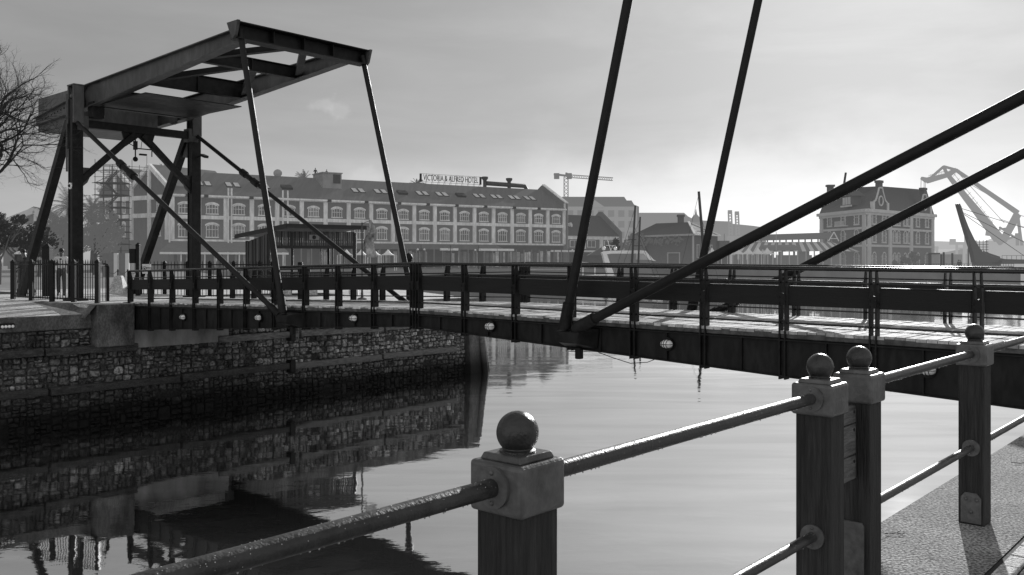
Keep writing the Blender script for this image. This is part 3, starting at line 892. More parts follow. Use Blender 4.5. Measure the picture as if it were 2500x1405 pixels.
# ================================================================== near railing
SF = 29.33
def near_post(root, v, plate=None, left=True, lower=True):
    w = .074
    mb = MB(BF)
    mb.box(SF - w, SF + w, v - w, v + w, .0, .985)
    p = mb.build('post', post_wood, root, bev=.006)
    mb = MB(BF); c = .0885
    mb.box(SF - c, SF + c, v - c, v + c, .965, 1.095)
    cap = mb.build('cap', cast, p, bev=.012, seg=3)
    mb = MB(BF)
    k = .069; k2 = .062
    mb.hexa([(SF - k, v - k, 1.095), (SF + k, v - k, 1.095), (SF + k, v + k, 1.095), (SF - k, v + k, 1.095), (SF - k2, v - k2, 1.112), (SF + k2, v - k2, 1.112), (SF + k2, v + k2, 1.112), (SF - k2, v + k2, 1.112)])
    mb.build('cap_plinth', cast, p, bev=.004)
    mb = MB(BF)
    mb.lathe((SF, v, 1.112), [(.047, 0), (.047, .004), (.040, .007)] + [(.055 * math.cos(a), .048 + .055 * math.sin(a)) for a in [R(-44 + 134 * i / 14) for i in range(15)]], 32)
    mb.build('ball', cast_dark, p, smooth=True)
    for sg in (-1, 1):
        if (sg < 0 and not left): continue
        for z, rr, base in ((1.035, .052, c), (.467, .050, w)):
            if sg > 0 and plate == 'end': continue
            mb = MB(BF); mb.tube([(SF, v + sg * (base - .002), z), (SF, v + sg * (base + .010), z)], rr, 24)
            for a in (90, 270):
                mb.sphere((SF + rr * .72 * math.cos(R(a)), v + sg * (base + .011), z + rr * .72 * math.sin(R(a))), .0065, 8, 5)
            mb.build('flange', flange_m, p, smooth=True)
    if plate == 'foot':
        mb = MB(BF); y0 = v - w - .008
        mb.prism([(SF - .058, y0, .012), (SF + .056, y0, .012), (SF + .056, y0, .165), (SF + .03, y0, .195), (SF - .034, y0, .195), (SF - .058, y0, .165)], (0, .0075, 0))
        for a, b in ((-.03, .155), (.032, .155), (0, .08)): mb.sphere((SF + a, y0, b), .011, 10, 6)
        mb.build('foot_plate', flange_m, p)
    if plate == 'tall':
        mb = MB(BF); y0 = v - w - .008
        mb.prism([(SF - .05, y0, .012), (SF + .05, y0, .012), (SF + .05, y0, .42), (SF + .04, y0, .435), (SF - .05, y0, .435)], (0, .0075, 0))
        mb.build('foot_plate', flange_m, p)
    return p

def near_rail(root, v0, v1, seed):
    for z, r, nm in ((1.035, .0235, 'top_rail'), (.467, .021, 'lower_rail')):
        mb = MB(BF); mb.tube([(SF, v0 + (v1 - v0) * k / 12, z) for k in range(13)], r, 24)
        rail = mb.build(nm, pipe, root, smooth=True)
        rd = random.Random(seed + int(z * 10)); mb = MB(BF)
        L = v1 - v0
        for k in range(int(55 * L)):
            v = v0 + rd.random() * L
            a = -math.pi / 2 + rd.gauss(0, .22); q = rd.uniform(.0010, .0027)
            mb.sphere((SF + (r + q * .4) * math.cos(a), v, z + (r + q * .5) * math.sin(a)), q, 6, 4, sc=(1, 1, 1.25))
        for k in range(int(170 * L)):
            v = v0 + rd.random() * L
            a = math.pi / 2 + rd.gauss(0, .8); q = rd.uniform(.0006, .0015)
            mb.sphere((SF + r * math.cos(a), v, z + r * math.sin(a)), q, 5, 4)
        mb.build('water_drops', water_drop, rail, kind='stuff', smooth=True)

f1 = thing('quay_railing', 'nearest length of wet pipe railing with ball-topped posts, crossing from lower left', 'railing', B(SF, -11.5, 0), 'ball-topped railings on the near quay')
near_post(f1, -13.42); near_post(f1, -11.48); near_post(f1, -9.555, plate='end')
near_rail(f1, -15.2, -13.5, 1); near_rail(f1, -13.33, -11.57, 2); near_rail(f1, -11.39, -9.64, 3)
f2 = thing('quay_railing', 'further length of wet pipe railing standing on the concrete edge at right', 'railing', B(SF, -7.2, 0), 'ball-topped railings on the near quay')
near_post(f2, -9.115, plate='tall', left=False); near_post(f2, -7.21, plate='foot'); near_post(f2, -5.15, plate='foot'); near_post(f2, -3.1, plate='foot')
near_rail(f2, -9.03, -7.30, 4); near_rail(f2, -7.12, -5.24, 5); near_rail(f2, -5.06, -3.2, 6)
bp_ = thing('board_barrier', 'weathered plank barrier bolted between the two close-set ball posts', 'barrier', B(SF, -9.3, .65))
for k, (z0, z1) in enumerate(((.63, .735), (.74, .875), (.88, .955))):
    mb = MB(BF); mb.box(SF - .012, SF + .014, -9.555 + .075, -9.115 - .075, z0, z1); pl = mb.build('plank', board_wood, bp_, bev=.004)
    mb = MB(BF)
    for v in (-9.455, -9.215): mb.tube([(SF + .012, v, z1 - .025), (SF + .017, v, z1 - .025)], .007, 8)
    mb.build('bolt', cast_dark, pl)

# ================================================================== picket fences
fence_m = mat('fence_steel', .012, .55, spec=.2, var=.4, scale=6)
def picket_fence(label, pts, z0, h, gap=.125, zend=None):
    root = thing('picket_fence', label, 'fence', (pts[0].x, pts[0].y, z0), 'black spear-topped picket fences')
    for i, p in enumerate(pts):
        mb = MB(); w = .065
        mb.box(p.x - w, p.x + w, p.y - w, p.y + w, z0, z0 + h - .05)
        mb.add([(p.x - w - .02, p.y - w - .02, z0 + h - .05), (p.x + w + .02, p.y - w - .02, z0 + h - .05), (p.x + w + .02, p.y + w + .02, z0 + h - .05), (p.x - w - .02, p.y + w + .02, z0 + h - .05), (p.x, p.y, z0 + h + .06)],
               [(0, 1, 2, 3), (0, 1, 4), (1, 2, 4), (2, 3, 4), (3, 0, 4)])
        mb.build('post', fence_m, root)
    for a, b in zip(pts, pts[1:]):
        L = (b - a).length; n = max(2, int(L / gap)); d = (b - a)
        mb = MB()
        for k in range(1, n):
            c = a + d * k / n
            mb.tube([(c.x, c.y, z0 + .08), (c.x, c.y, z0 + h - .02), (c.x, c.y, z0 + h + .05)], [.0145, .0145, .003], 5)
        for z in (z0 + .12, z0 + h - .12):
            mb.bar((a.x, a.y, z), (b.x, b.y, z), .03, .045)
        mb.build('picket_panel', fence_m, root)
    return root
def G(px, py, z):
    return W(px, py, (EYE - z) * F / (py - HY))
fp = [G(32, 731, .27), G(77, 735, .27), G(127, 737, .27), G(180, 738.5, .27), G(238, 741, .27)]
fa = picket_fence('short curved black picket fence beside the near gate column at left', fp, .27, 1.34)
q0 = G(238, 741, .27); q1 = G(263, 736, .27)
mb = MB(); mb.tube([(q1.x, q1.y, .27), (q1.x, q1.y, 1.40), (q1.x - .03, q1.y, 1.46), (q1.x - .14, q1.y, 1.48)], .055, 8)
mb.build('end_post', fence_m, fa, smooth=True)
mb = MB()
for k in range(1, 4):
    c = q0 + (q1 - q0) * k / 4; mb.tube([(c.x, c.y, .3), (c.x, c.y, 1.62)], .011, 5)
mb.bar((q0.x, q0.y, 1.46), (q1.x, q1.y, 1.46), .03, .045); mb.build('picket_panel', fence_m, fa)
fb_pts = [W(px, 650, D) for px, D in ((342, 36.0), (402, 36.4), (458, 36.9), (512, 37.3), (570, 37.8), (634, 38.3), (665, 38.8))]
fb = picket_fence('long black picket fence with a white notice behind the far gate column', fb_pts, .05, 1.52)
# white notice on the fence
sg = thing('notice_sign', 'white square notice with round symbol on the fence behind the bridge rail', 'sign', W(358, 672, 35.7))
c = W(358, 657, 35.7)
mb = MB(); mb.box(c.x - .17, c.x + .17, c.y - .01, c.y + .01, c.z - .19, c.z + .19); mb.build('panel', mat('sign_white', .8, .6, var=.1, scale=4), sg)
mb = MB()
ring = [(c.x - .08 + .065 * math.cos(a), c.y - .018, c.z + .02 + .075 * math.sin(a)) for a in [2 * math.pi * k / 20 for k in range(21)]]
mb.tube(ring, .008, 5); mb.box(c.x - .1, c.x - .06, c.y - .02, c.y - .012, c.z - .02, c.z + .05)
mb.build('symbol', sign_m, sg)
def text_mesh(body, size, name, material, parent, T, extrude=.01, align='CENTER'):
    cu = bpy.data.curves.new(name, 'FONT'); cu.body = body; cu.size = size; cu.extrude = extrude
    cu.align_x = align; cu.align_y = 'CENTER'
    o = bpy.data.objects.new(name + '_tmp', cu); COL.objects.link(o)
    dg = bpy.context.evaluated_depsgraph_get(); dg.update()
    me = bpy.data.meshes.new_from_object(o.evaluated_get(dg))
    vs = [T @ v.co for v in me.vertices]; fs = [tuple(p.vertices) for p in me.polygons]
    bpy.data.objects.remove(o); bpy.data.curves.remove(cu); bpy.data.meshes.remove(me)
    mb = MB(); mb.add(vs, fs)
    return mb.build(name, material, parent)
FACE = Matrix.Rotation(R(90), 4, 'X')     # text upright, facing the viewer's side (-Y)
text_mesh("DON'T", .075, 'lettering', sign_m, sg, Matrix.Translation(c + Vector((.085, -.016, .035))) @ FACE)

# signal post by the far raking leg
sp = thing('signal_post', 'dark post with a square signal box beside the far raking leg', 'signal', W(340, 690, 34.5))
p = W(337, 690, 34.5)
mb = MB(); mb.box(p.x - .07, p.x + .07, p.y - .07, p.y + .07, .27, 2.2); mb.add([(p.x - .09, p.y - .09, 2.2), (p.x + .09, p.y - .09, 2.2), (p.x + .09, p.y + .09, 2.2), (p.x - .09, p.y + .09, 2.2), (p.x, p.y, 2.32)], [(0, 1, 4), (1, 2, 4), (2, 3, 4), (3, 0, 4)])
mb.build('post', fence_m, sp)
mb = MB(); mb.box(p.x - .30, p.x - .07, p.y - .12, p.y + .1, 1.52, 2.07); mb.build('signal_box', fence_m, sp, bev=.02)
# dark timber post behind the near raking leg
mb = MB(); p = W(116, 690, 34.0)
mb.box(p.x - .14, p.x + .14, p.y - .14, p.y + .14, .27, 2.1)
mb.add([(p.x - .16, p.y - .16, 2.1), (p.x + .16, p.y - .16, 2.1), (p.x + .16, p.y + .16, 2.1), (p.x - .16, p.y + .16, 2.1), (p.x, p.y, 2.28)], [(0, 1, 4), (1, 2, 4), (2, 3, 4), (3, 0, 4), (0, 1, 2, 3)])
mb.build('timber_post', fence_m, label='thick dark timber post with pointed top behind the curved picket fence', cat='post')
# concrete plinths near the bridge end
mb = MB(); p = W(290, 700, 37)
mb.hexa([(p.x - .35, p.y - .35, .27), (p.x + .35, p.y - .35, .27), (p.x + .35, p.y + .35, .27), (p.x - .35, p.y + .35, .27), (p.x - .12, p.y - .12, 1.0), (p.x + .14, p.y - .12, 1.0), (p.x + .14, p.y + .12, 1.0), (p.x - .12, p.y + .12, 1.0)])
mb.build('concrete_plinth', pavement_m, label='grey tapered concrete plinth beside the left end of the bridge rail', cat='plinth', bev=.03)

# ================================================================== kiosk
kwood = mat('kiosk_slats', .055, .75, var=.6, scale=3, stretch=(6, 6, .3), bump=.3, bscale=10, attr='tone')
kdark = mat('kiosk_dark', .02, .7, var=.4, scale=3)
kpale = mat('soffit_board', .22, .7, var=.2, scale=2)
kk = thing('kiosk', 'dark timber slatted kiosk with flat eaves standing on blocks behind the bridge', 'kiosk', W(745, 720, 43))
DK = 42.0
# footprint: near-left corner at px 603, front corner at px 656, right corner px 866
A0 = W(603, 700, 44.5); A1 = W(657, 700, 42.0); A2 = W(866, 700, 43.4)
A0.z = A1.z = A2.z = 0; A3 = A0 + (A2 - A1)
zf, zt = .35, 3.05
def slat_wall(mb, a, b, z0, z1, w, rd, zfun=None):
    d = b - a; n = max(1, int(d.length / w)); nrm = Vector((d.y, -d.x, 0)).normalized()
    for k in range(n):
        p = a + d * (k + .08) / n; q = a + d * (k + .92) / n; o = nrm * rd.choice([.02, .03, .06])
        mb.t = rd.uniform(.35, 1.8)
        zz = zfun(k / n) if zfun else z1
        mb.hexa([(p.x, p.y, z0), (q.x, q.y, z0), (q.x + o.x, q.y + o.y, z0), (p.x + o.x, p.y + o.y, z0), (p.x, p.y, zz), (q.x, q.y, zz), (q.x + o.x, q.y + o.y, zz), (p.x + o.x, p.y + o.y, zz)])
    mb.t = 1
rd = random.Random(5)
mb = MB(); slat_wall(mb, A0, A1, zf, 2.75, .085, rd, lambda t: 2.55 + .35 * t); mb.build('side_wall', kwood, kk)
mb = MB(); slat_wall(mb, A1, A2, zf, 1.02, .10, rd); mb.build('counter_front', kwood, kk)
mb = MB(); slat_wall(mb, A1, A2, 2.32, 3.0, .10, rd); mb.build('fascia', kwood, kk)
front = (A2 - A1); nrm = Vector((front.y, -front.x, 0)).normalized()
for t, w in ((.0, .09), (.265, .12), (.60, .05), (.735, .07), (.865, .05), (1.0, .16)):
    p = A1 + front * t; mb = MB(); mb.box(p.x - w / 2, p.x + w / 2, p.y - w / 2, p.y + w / 2, zf, 2.95); mb.build('post', kdark, kk)
p, q = A1 + nrm * .03, A2 + nrm * .03
mb = MB(); mb.bar((p.x, p.y, 2.26), (q.x, q.y, 2.26), .08, .14); mb.build('lintel', kdark, kk)
mb = MB(); mb.bar((p.x, p.y, 1.06), (q.x, q.y, 1.06), .3, .07); mb.build('counter', kdark, kk)
for q_, h_ in ((A0, 2.6), (A3, 2.9)):
    mb = MB(); mb.bar((q_.x, q_.y, h_), (q_.x, q_.y, .3), .12); mb.build('back_post', kdark, kk)
# roof: shallow folded sheet
L0 = W(573, 573, 44.6); M0 = W(700, 546, 41.2); R0 = W(895, 551.5, 43.2); back = (L0 - M0)
mb = MB(); th = Vector((0, 0, -.10))
RB0 = R0 + back
mb.hexa([L0 + th, M0 + th, R0 + th, RB0 + th, L0, M0, R0, RB0])
mb.build('roof', kdark, kk)
mb = MB(); mb.bar(L0 + th * 1.5, M0 + th * 1.5, .05, .12); mb.bar(M0 + th * 1.5, R0 + th * 1.5, .05, .10); mb.build('roof_edge', kdark, kk)
# floor skid and blocks
mb = MB(); mb.hexa([A0 + Vector((0, 0, .22)), A1 + Vector((0, 0, .22)), A2 + Vector((0, 0, .22)), A3 + Vector((0, 0, .22)), A0 + Vector((0, 0, .35)), A1 + Vector((0, 0, .35)), A2 + Vector((0, 0, .35)), A3 + Vector((0, 0, .35))]); mb.build('floor', kdark, kk)
for px, D in ((762, 41.9), (864, 42.6), (700, 42.4)):
    c = W(px, 716, D); mb = MB(); mb.box(c.x - .22, c.x + .22, c.y - .15, c.y + .15, .0, .24); mb.build('footing_block', pavement_m, kk)
c = A1 + front * .43 + nrm * .12
mb = MB(); mb.sphere((c.x + .35, c.y, 2.72), .1, 10, 6); f = mb.build('wall_fan', kdark, kk, smooth=True)
mb = MB(); mb.box(c.x + .12, c.x + .58, c.y - .03, c.y + .01, 2.6, 2.84); mb.build('fan_plate', kpale, f)
# things on the counter inside
c = A1 + front * .38 - nrm * .8
mb = MB(); mb.box(c.x - .1, c.x + .12, c.y - .1, c.y + .1, 1.0, 1.55); mb.box(c.x + .2, c.x + .5, c.y - .1, c.y + .1, 1.0, 1.25)
mb.build('coffee_machine', kdark, label='dark machine standing on the counter inside the kiosk', cat='machine', bev=.03)

# flag on a pole beside the kiosk
fl = thing('flag_pole', 'slim pole with side arm holding a furled striped flag, right of the kiosk', 'flag', W(885, 732, 37.4))
c = W(884, 700, 37.4)
mb = MB(); mb.tube([(c.x, c.y, 0), (c.x, c.y, 3.2)], [.045, .03], 8); mb.tube([(c.x, c.y, 3.15), (c.x + .3, c.y, 3.27)], .012, 5); mb.tube([(c.x, c.y, 3.05), (c.x + .3, c.y, 3.02)], .012, 5); mb.tube([(c.x + .3, c.y, 2.95), (c.x + .3, c.y, 3.38)], .014, 5)
mb.build('pole', steel_mid, fl, smooth=True)
mb = MB()
prof = []; nz = 14
for i in range(nz):
    t = i / (nz - 1); z = 3.30 - t * 1.55; w = .03 + .16 * math.sin(min(1, t * 1.25) * math.pi * .55); off = .05 + .07 * math.sin(t * 7)
    prof.append([(c.x + .3 + off + w * math.cos(a) * (1 + .35 * math.sin(3 * a + t * 9)), c.y + .6 * w * math.sin(a), z) for a in [2 * math.pi * k / 14 for k in range(14)]])
v = [p for r in prof for p in r]; f = []
for i in range(nz - 1):
    for k in range(14): f.append((i * 14 + k, i * 14 + (k + 1) % 14, (i + 1) * 14 + (k + 1) % 14, (i + 1) * 14 + k))
mb.add(v, f); mb.build('flag', mat('flag_cloth', .28, .8, var=.9, scale=3.5, stretch=(1, 1, .8)), fl, smooth=True)
mb = MB(); mb.lathe((c.x, c.y, 0), [(.2, 0), (.2, .05), (.06, .1), (.05, .3)], 12); mb.build('base', steel_mid, fl, smooth=True)

# lantern bollard behind the far rail joint
c = W(998, 690, 31)
mb = MB(); mb.lathe((c.x, c.y, 0), [(.09, 0), (.09, 1.4), (.12, 1.45), (.12, 1.5), (.05, 1.55), (.13, 1.62), (.15, 1.72), (.10, 1.83), (.03, 1.88)], 12)
mb.build('bollard', fence_m, label='dark bollard with rounded head rising behind the joint of the bridge rail', cat='bollard', smooth=True)

# ================================================================== people
skin_m = mat('skin', .12, .6, var=.1, scale=5)
def skin_body(name, joints, edges, radii, material, parent, sub=1):
    me = bpy.data.meshes.new(name + '_tmp'); me.from_pydata(joints, edges, [])
    o = bpy.data.objects.new(name + '_tmp', me); COL.objects.link(o)
    md = o.modifiers.new('skin', 'SKIN'); md.use_smooth_shade = True
    sv = me.skin_vertices[0].data
    for i, r in enumerate(radii): sv[i].radius = (r, r) if not isinstance(r, tuple) else r
    sv[0].use_root = True
    s2 = o.modifiers.new('sub', 'SUBSURF'); s2.levels = sub; s2.render_levels = sub
    dg = bpy.context.evaluated_depsgraph_get(); dg.update()
    em = bpy.data.meshes.new_from_object(o.evaluated_get(dg))
    T = ROOTM[parent.name]
    mb = MB(T); mb.add([v.co.copy() for v in em.vertices], [tuple(p.vertices) for p in em.polygons])
    bpy.data.objects.remove(o); bpy.data.meshes.remove(me); bpy.data.meshes.remove(em)
    return mb.build(name, material, parent, smooth=True)

def person(label, loc, rot, h, lean, shirt, trousers, hair, arms, stride=.1, hat=False, group='people'):
    root = thing('person', label, 'person', loc, group, rot)
    k = h / 1.75
    def P(x, y, z): return Vector((x * k, (y + lean * max(0, z - .95)) * k, z * k))
    hip, waist, chest, neck, head0, head1 = P(0, 0, .95), P(0, 0, 1.12), P(0, 0, 1.32), P(0, 0, 1.48), P(0, -.01, 1.56), P(0, -.015, 1.69)
    J = [hip, waist, chest, neck, head0, head1]; E_ = [(0, 1), (1, 2), (2, 3), (3, 4), (4, 5)]
    Rr = [(.15, .10), (.14, .10), (.17, .11), .055, (.075, .09), (.07, .09)]
    for sx in (-1, 1):
        b = len(J); st = stride * sx
        J += [P(sx * .09, 0, .90), P(sx * .10, -st * .6 - .02, .49), P(sx * .10, -st + .02, .09), P(sx * .11, -st - .12, .04)]
        E_ += [(0, b), (b, b + 1), (b + 1, b + 2), (b + 2, b + 3)]; Rr += [.085, .06, .042, .04]
    hands = []
    for sx, (el, wr) in zip((-1, 1), arms):
        b = len(J)
        J += [P(sx * .19, 0, 1.42), P(sx * el[0], el[1], el[2]), P(sx * wr[0], wr[1], wr[2])]
        E_ += [(2, b), (b, b + 1), (b + 1, b + 2)]; Rr += [.055, .045, .03]
        hands.append((b + 2, b + 1))
        hd = (J[b + 2] - J[b + 1]).normalized(); palm = J[b + 2] + hd * .06 * k
        c = len(J); J.append(palm); E_.append((b + 2, c)); Rr.append((.038, .018))
        side = hd.cross(Vector((0, 1, .3))).normalized()
        for q in range(4):
            t0 = palm + hd * .035 * k + side * (q - 1.5) * .02 * k
            d_ = len(J); J += [t0, t0 + (hd + Vector((0, -.25, 0))) * (.05 - .006 * abs(q - 1)) * k]; E_ += [(c, d_), (d_, d_ + 1)]; Rr += [.010, .008]
        d_ = len(J); J += [palm - hd * .01 * k + side * .045 * k, palm + hd * .03 * k + side * .065 * k]; E_ += [(c, d_), (d_, d_ + 1)]; Rr += [.012, .009]
    Rr = [tuple(x * k for x in r) if isinstance(r, tuple) else r * k for r in Rr]
    skin_body('body', J, E_, Rr, skin_m, root)
    # trousers
    J2 = [hip]; E2 = []; R2 = [(.165, .12)]
    J2.append(P(0, 0, 1.03)); E2.append((0, 1)); R2.append((.16, .115))
    for sx in (-1, 1):
        b = len(J2); st = stride * sx
        J2 += [P(sx * .09, 0, .88), P(sx * .10, -st * .6 - .02, .49), P(sx * .10, -st + .02, .11)]; E2 += [(0, b), (b, b + 1), (b + 1, b + 2)]; R2 += [.105, .08, .068]
    skin_body('trousers', J2, E2, [tuple(x * k for x in r) if isinstance(r, tuple) else r * k for r in R2], trousers, root)
    J3 = [P(0, 0, 1.30), P(0, 0, 1.12), P(0, 0, .97), P(0, 0, 1.44)]; E3 = [(0, 1), (1, 2), (0, 3)]; R3 = [(.19, .135), (.165, .125), (.17, .125), (.10, .085)]
    for sx, (el, wr) in zip((-1, 1), arms):
        b = len(J3); J3 += [P(sx * .19, 0, 1.42), P(sx * el[0], el[1], el[2])]; e = J3[b + 1]; w_ = P(sx * wr[0], wr[1], wr[2]); J3.append(e + (w_ - e) * .75)
        E3 += [(0, b), (b, b + 1), (b + 1, b + 2)]; R3 += [.072, .062, .048]
    skin_body('shirt', J3, E3, [tuple(x * k for x in r) if isinstance(r, tuple) else r * k for r in R3], shirt, root)
    T = ROOTM[root.name]
    hc = head1 + Vector((0, 0, .01))
    mb = MB(T); mb.sphere(hc + Vector((0, .015 * k, .015 * k)), .098 * k, 14, 9, sc=(.92, 1.05, .98 if not hat else .9))
    mb.build('hair' if not hat else 'cap', hair, root, smooth=True)
    mb = MB(T)
    for sx in (-1, 1):
        mb.sphere(hc + Vector((sx * .035 * k, -.098 * k, -.035 * k)), .011 * k, 8, 5); mb.sphere(hc + Vector((sx * .092 * k, .0, -.045 * k)), .022 * k, 8, 5, sc=(.5, 1, 1.3))
    mb.sphere(hc + Vector((0, -.112 * k, -.065 * k)), .017 * k, 8, 5); mb.sphere(hc + Vector((0, -.095 * k, -.105 * k)), .022 * k, 8, 5, sc=(1.2, .5, .35))
    mb.build('face', skin_m, root, smooth=True)
    mb = MB(T)
    for sx in (-1, 1):
        f = P(sx * .11, -stride * sx - .06, .045); mb.sphere(f, .06 * k, 10, 6, sc=(.85, 1.9, .75))
    mb.build('shoe', kdark, root, smooth=True)
    return root
white_cloth = mat('white_shirt', .8, .8, var=.2, scale=4)
grey_cloth = mat('grey_trousers', .08, .85, var=.3, scale=4)
black_cloth = mat('black_coat', .015, .8, var=.3, scale=4)
hair_m = mat('dark_hair', .012, .6, var=.3, scale=20)
p = W(150, 720, 34.6); p.z = .27
person('person in a white shirt and dark cap standing behind the curved picket fence', p, R(25), 1.78, 0.03, white_cloth, grey_cloth, hair_m,
       (((.27, -.10, 1.16), (.16, -.32, 1.22)), ((.28, .02, 1.14), (.25, -.16, .93))), hat=True)
p = W(72, 722, 34.2); p.z = .27
person('person in dark clothes leaning forward behind the left end of the curved fence', p, R(-60), 1.74, -.30, black_cloth, black_cloth, hair_m,
       (((.27, -.15, 1.15), (.2, -.42, 1.05)), ((.28, -.12, 1.12), (.22, -.40, .98))), stride=.16)

# ================================================================== hotel
HA = Vector((.8422, .5391, 0)); HBk = Vector((-.5391, .8422, 0))
HO = Vector((-58.7, 155, 0)); HL = 83.5
HT = Matrix(((HA.x, HBk.x, 0, HO.x), (HA.y, HBk.y, 0, HO.y), (0, 0, 1, 0), (0, 0, 0, 1)))
hotel = thing('hotel_building', 'long hazy three storey hotel with arched windows and white pilasters behind the bridge', 'hotel', HO + HA * HL / 2)
EAVE, RIDGE, RB = 13.45, 18.0, 8.6
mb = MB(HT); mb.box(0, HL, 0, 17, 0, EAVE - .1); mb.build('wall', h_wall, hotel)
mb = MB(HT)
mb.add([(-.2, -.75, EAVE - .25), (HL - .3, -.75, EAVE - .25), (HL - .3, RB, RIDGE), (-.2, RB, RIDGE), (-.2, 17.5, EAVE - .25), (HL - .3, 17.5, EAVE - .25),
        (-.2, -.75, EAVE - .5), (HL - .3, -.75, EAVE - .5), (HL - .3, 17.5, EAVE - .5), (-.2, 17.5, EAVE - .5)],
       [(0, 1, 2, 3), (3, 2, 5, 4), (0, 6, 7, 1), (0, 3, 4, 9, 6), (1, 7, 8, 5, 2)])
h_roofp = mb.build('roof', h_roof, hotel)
mb = MB(HT); mb.box(-.4, HL, -.95, -.7, EAVE - .62, EAVE - .3); mb.build('gutter', h_trim, hotel)
NB = 18; BW = HL / NB
for k in range(NB + 1):
    a = k * BW; w = .37 if 0 < k < NB else .55
    mb = MB(HT); mb.box(a - w, a + w, -.38, .02, 5.35, EAVE - .55); mb.build('pilaster', h_trim, hotel)
for z0, z1, d in ((EAVE - .75, EAVE - .4, .30), (8.95, 9.6, .30), (5.05, 5.4, .22)):
    mb = MB(HT); mb.box(-.3, HL + .2, -d, .01, z0, z1); mb.build('string_course', h_trim, hotel)

PR = random.Random(8)
def arch_window(T, parent, w, h, rise, frame_m, pane_m, mull=2, surround=True, name='window'):
    mb = MB(T); n = 8
    def arc(x, ww, hh, rr): return hh + rr * (1 - (2 * x / ww) ** 2)
    xs = [-w / 2 + w * k / n for k in range(n + 1)]
    if surround:
        for k in range(n):
            x0, x1 = xs[k] * 1.16, xs[k + 1] * 1.16
            mb.hexa([(x0, -.16, arc(xs[k], w, h, rise) + .04), (x1, -.16, arc(xs[k + 1], w, h, rise) + .04), (x1, 0, arc(xs[k + 1], w, h, rise) + .04), (x0, 0, arc(xs[k], w, h, rise) + .04),
                     (x0, -.16, arc(xs[k], w, h, rise) + .36), (x1, -.16, arc(xs[k + 1], w, h, rise) + .36), (x1, 0, arc(xs[k + 1], w, h, rise) + .36), (x0, 0, arc(xs[k], w, h, rise) + .36)])
    f = .10
    mb.box(-w / 2, -w / 2 + f, -.12, 0, 0, h); mb.box(w / 2 - f, w / 2, -.12, 0, 0, h)
    mb.box(-w / 2 - .1, w / 2 + .1, -.2, 0, -.16, .02)
    for k in range(n):
        a, b = xs[k], xs[k + 1]
        mb.hexa([(a, -.12, arc(a, w, h, rise) - f), (b, -.12, arc(b, w, h, rise) - f), (b, 0, arc(b, w, h, rise) - f), (a, 0, arc(a, w, h, rise) - f),
                 (a, -.12, arc(a, w, h, rise) + .03), (b, -.12, arc(b, w, h, rise) + .03), (b, 0, arc(b, w, h, rise) + .03), (a, 0, arc(a, w, h, rise) + .03)])
    for k in range(mull + 1):
        x = -w / 2 + w * (k + 1) / (mull + 2)
        ww = .07 if mull > 1 else .05
        mb.box(x - ww / 2, x + ww / 2, -.10, 0, .02, arc(x, w, h, rise) - .05)
    mb.box(-w / 2, w / 2, -.105, 0, h * .68, h * .68 + .08)
    fr = mb.build(name, frame_m, parent)
    mb = MB(T); pts = [(-w / 2 + .02, -.04, .0), (w / 2 - .02, -.04, .0)] + [(x * .97, -.04, arc(x, w, h, rise) - .02) for x in reversed(xs)]
    mb.t = PR.choice([.35, .5, .7, 1.0, 1.4, 2.2, 3.2]); mb.poly(pts); mb.build('pane', pane_m, fr)
    return fr
for k in range(NB):
    a = (k + .5) * BW
    arch_window(HT @ Matrix.Translation((a, 0, 9.95)), hotel, 2.05, 1.30, .38, h_trim, h_glass)
    arch_window(HT @ Matrix.Translation((a, 0, 5.85)), hotel, 2.1, 1.85, .38, h_trim, h_glass)
# skylights and vents on the roof slope
SL = (RIDGE - EAVE + .25) / (RB + .75)
def on_roof(a, b, off=0): return Vector((a, b, EAVE - .25 + (b + .75) * SL + off))
def a_of(px, b):
    r = (px - 1250) / F; o = HO + HBk * b
    return (r * o.y - o.x) / (HA.x - r * HA.y)
for px in (497, 568, 640, 874, 929, 1031, 1079, 1170, 1212, 1255, 1293):
    a = a_of(px, 3.6)
    for da in (-.72, .72):
        mb = MB(HT); p = on_roof(a + da, 2.7, .06); q = on_roof(a + da, 4.5, .06)
        mb.bar(p, q, 1.15, .14, up=(0, -SL, 1)); s_ = mb.build('skylight', h_metal, hotel)
        mb = MB(HT); mb.bar(on_roof(a + da, 2.82, .15), on_roof(a + da, 4.38, .15), .92, .03, up=(0, -SL, 1)); mb.build('pane', h_sky, s_)
for px in (982, 1125, 700):
    a = a_of(px, 3.2); mb = MB(HT); mb.bar(on_roof(a, 2.6, .2), on_roof(a, 3.9, .2), 2.0, .5, up=(0, -SL, 1)); mb.build('roof_vent', h_metal, hotel)
for px in (455, 500, 610, 800, 890, 970, 1040, 1110, 1180, 1250, 1310):
    a = a_of(px, 0); mb = MB(HT); mb.box(a - .35, a + .35, -1.1, -.6, EAVE - .75, EAVE - .25); mb.build('gutter_box', h_metal, hotel)
for px in (555, 563, 688, 700, 412):
    a = a_of(px, 0); mb = MB(HT); mb.tube([(a, -.62, 4.8), (a, -.62, EAVE + 1.1)], .15, 8); mb.build('downpipe', h_trim, hotel, smooth=True)
# dormer box near the ridge
a0, a1 = a_of(782, 5.5), a_of(828, 5.5)
mb = MB(HT); z0 = on_roof(0, 4.2).z
mb.box(a0, a1, 4.2, 9.5, z0, RIDGE + .65); mb.box(a0 - .15, a1 + .15, 4.0, 9.7, RIDGE + .65, RIDGE + .85)
d = mb.build('dormer', mat('dormer_wall', .30, .8, var=.2, scale=.6, hz=(.2, .16, 20, .17)), hotel)
mb = MB(HT); mb.box(a0 + (a1 - a0) * .55, a1 - .3, 4.1, 4.25, z0 + 1.0, RIDGE + .45); mb.build('shutter', h_metal, d)
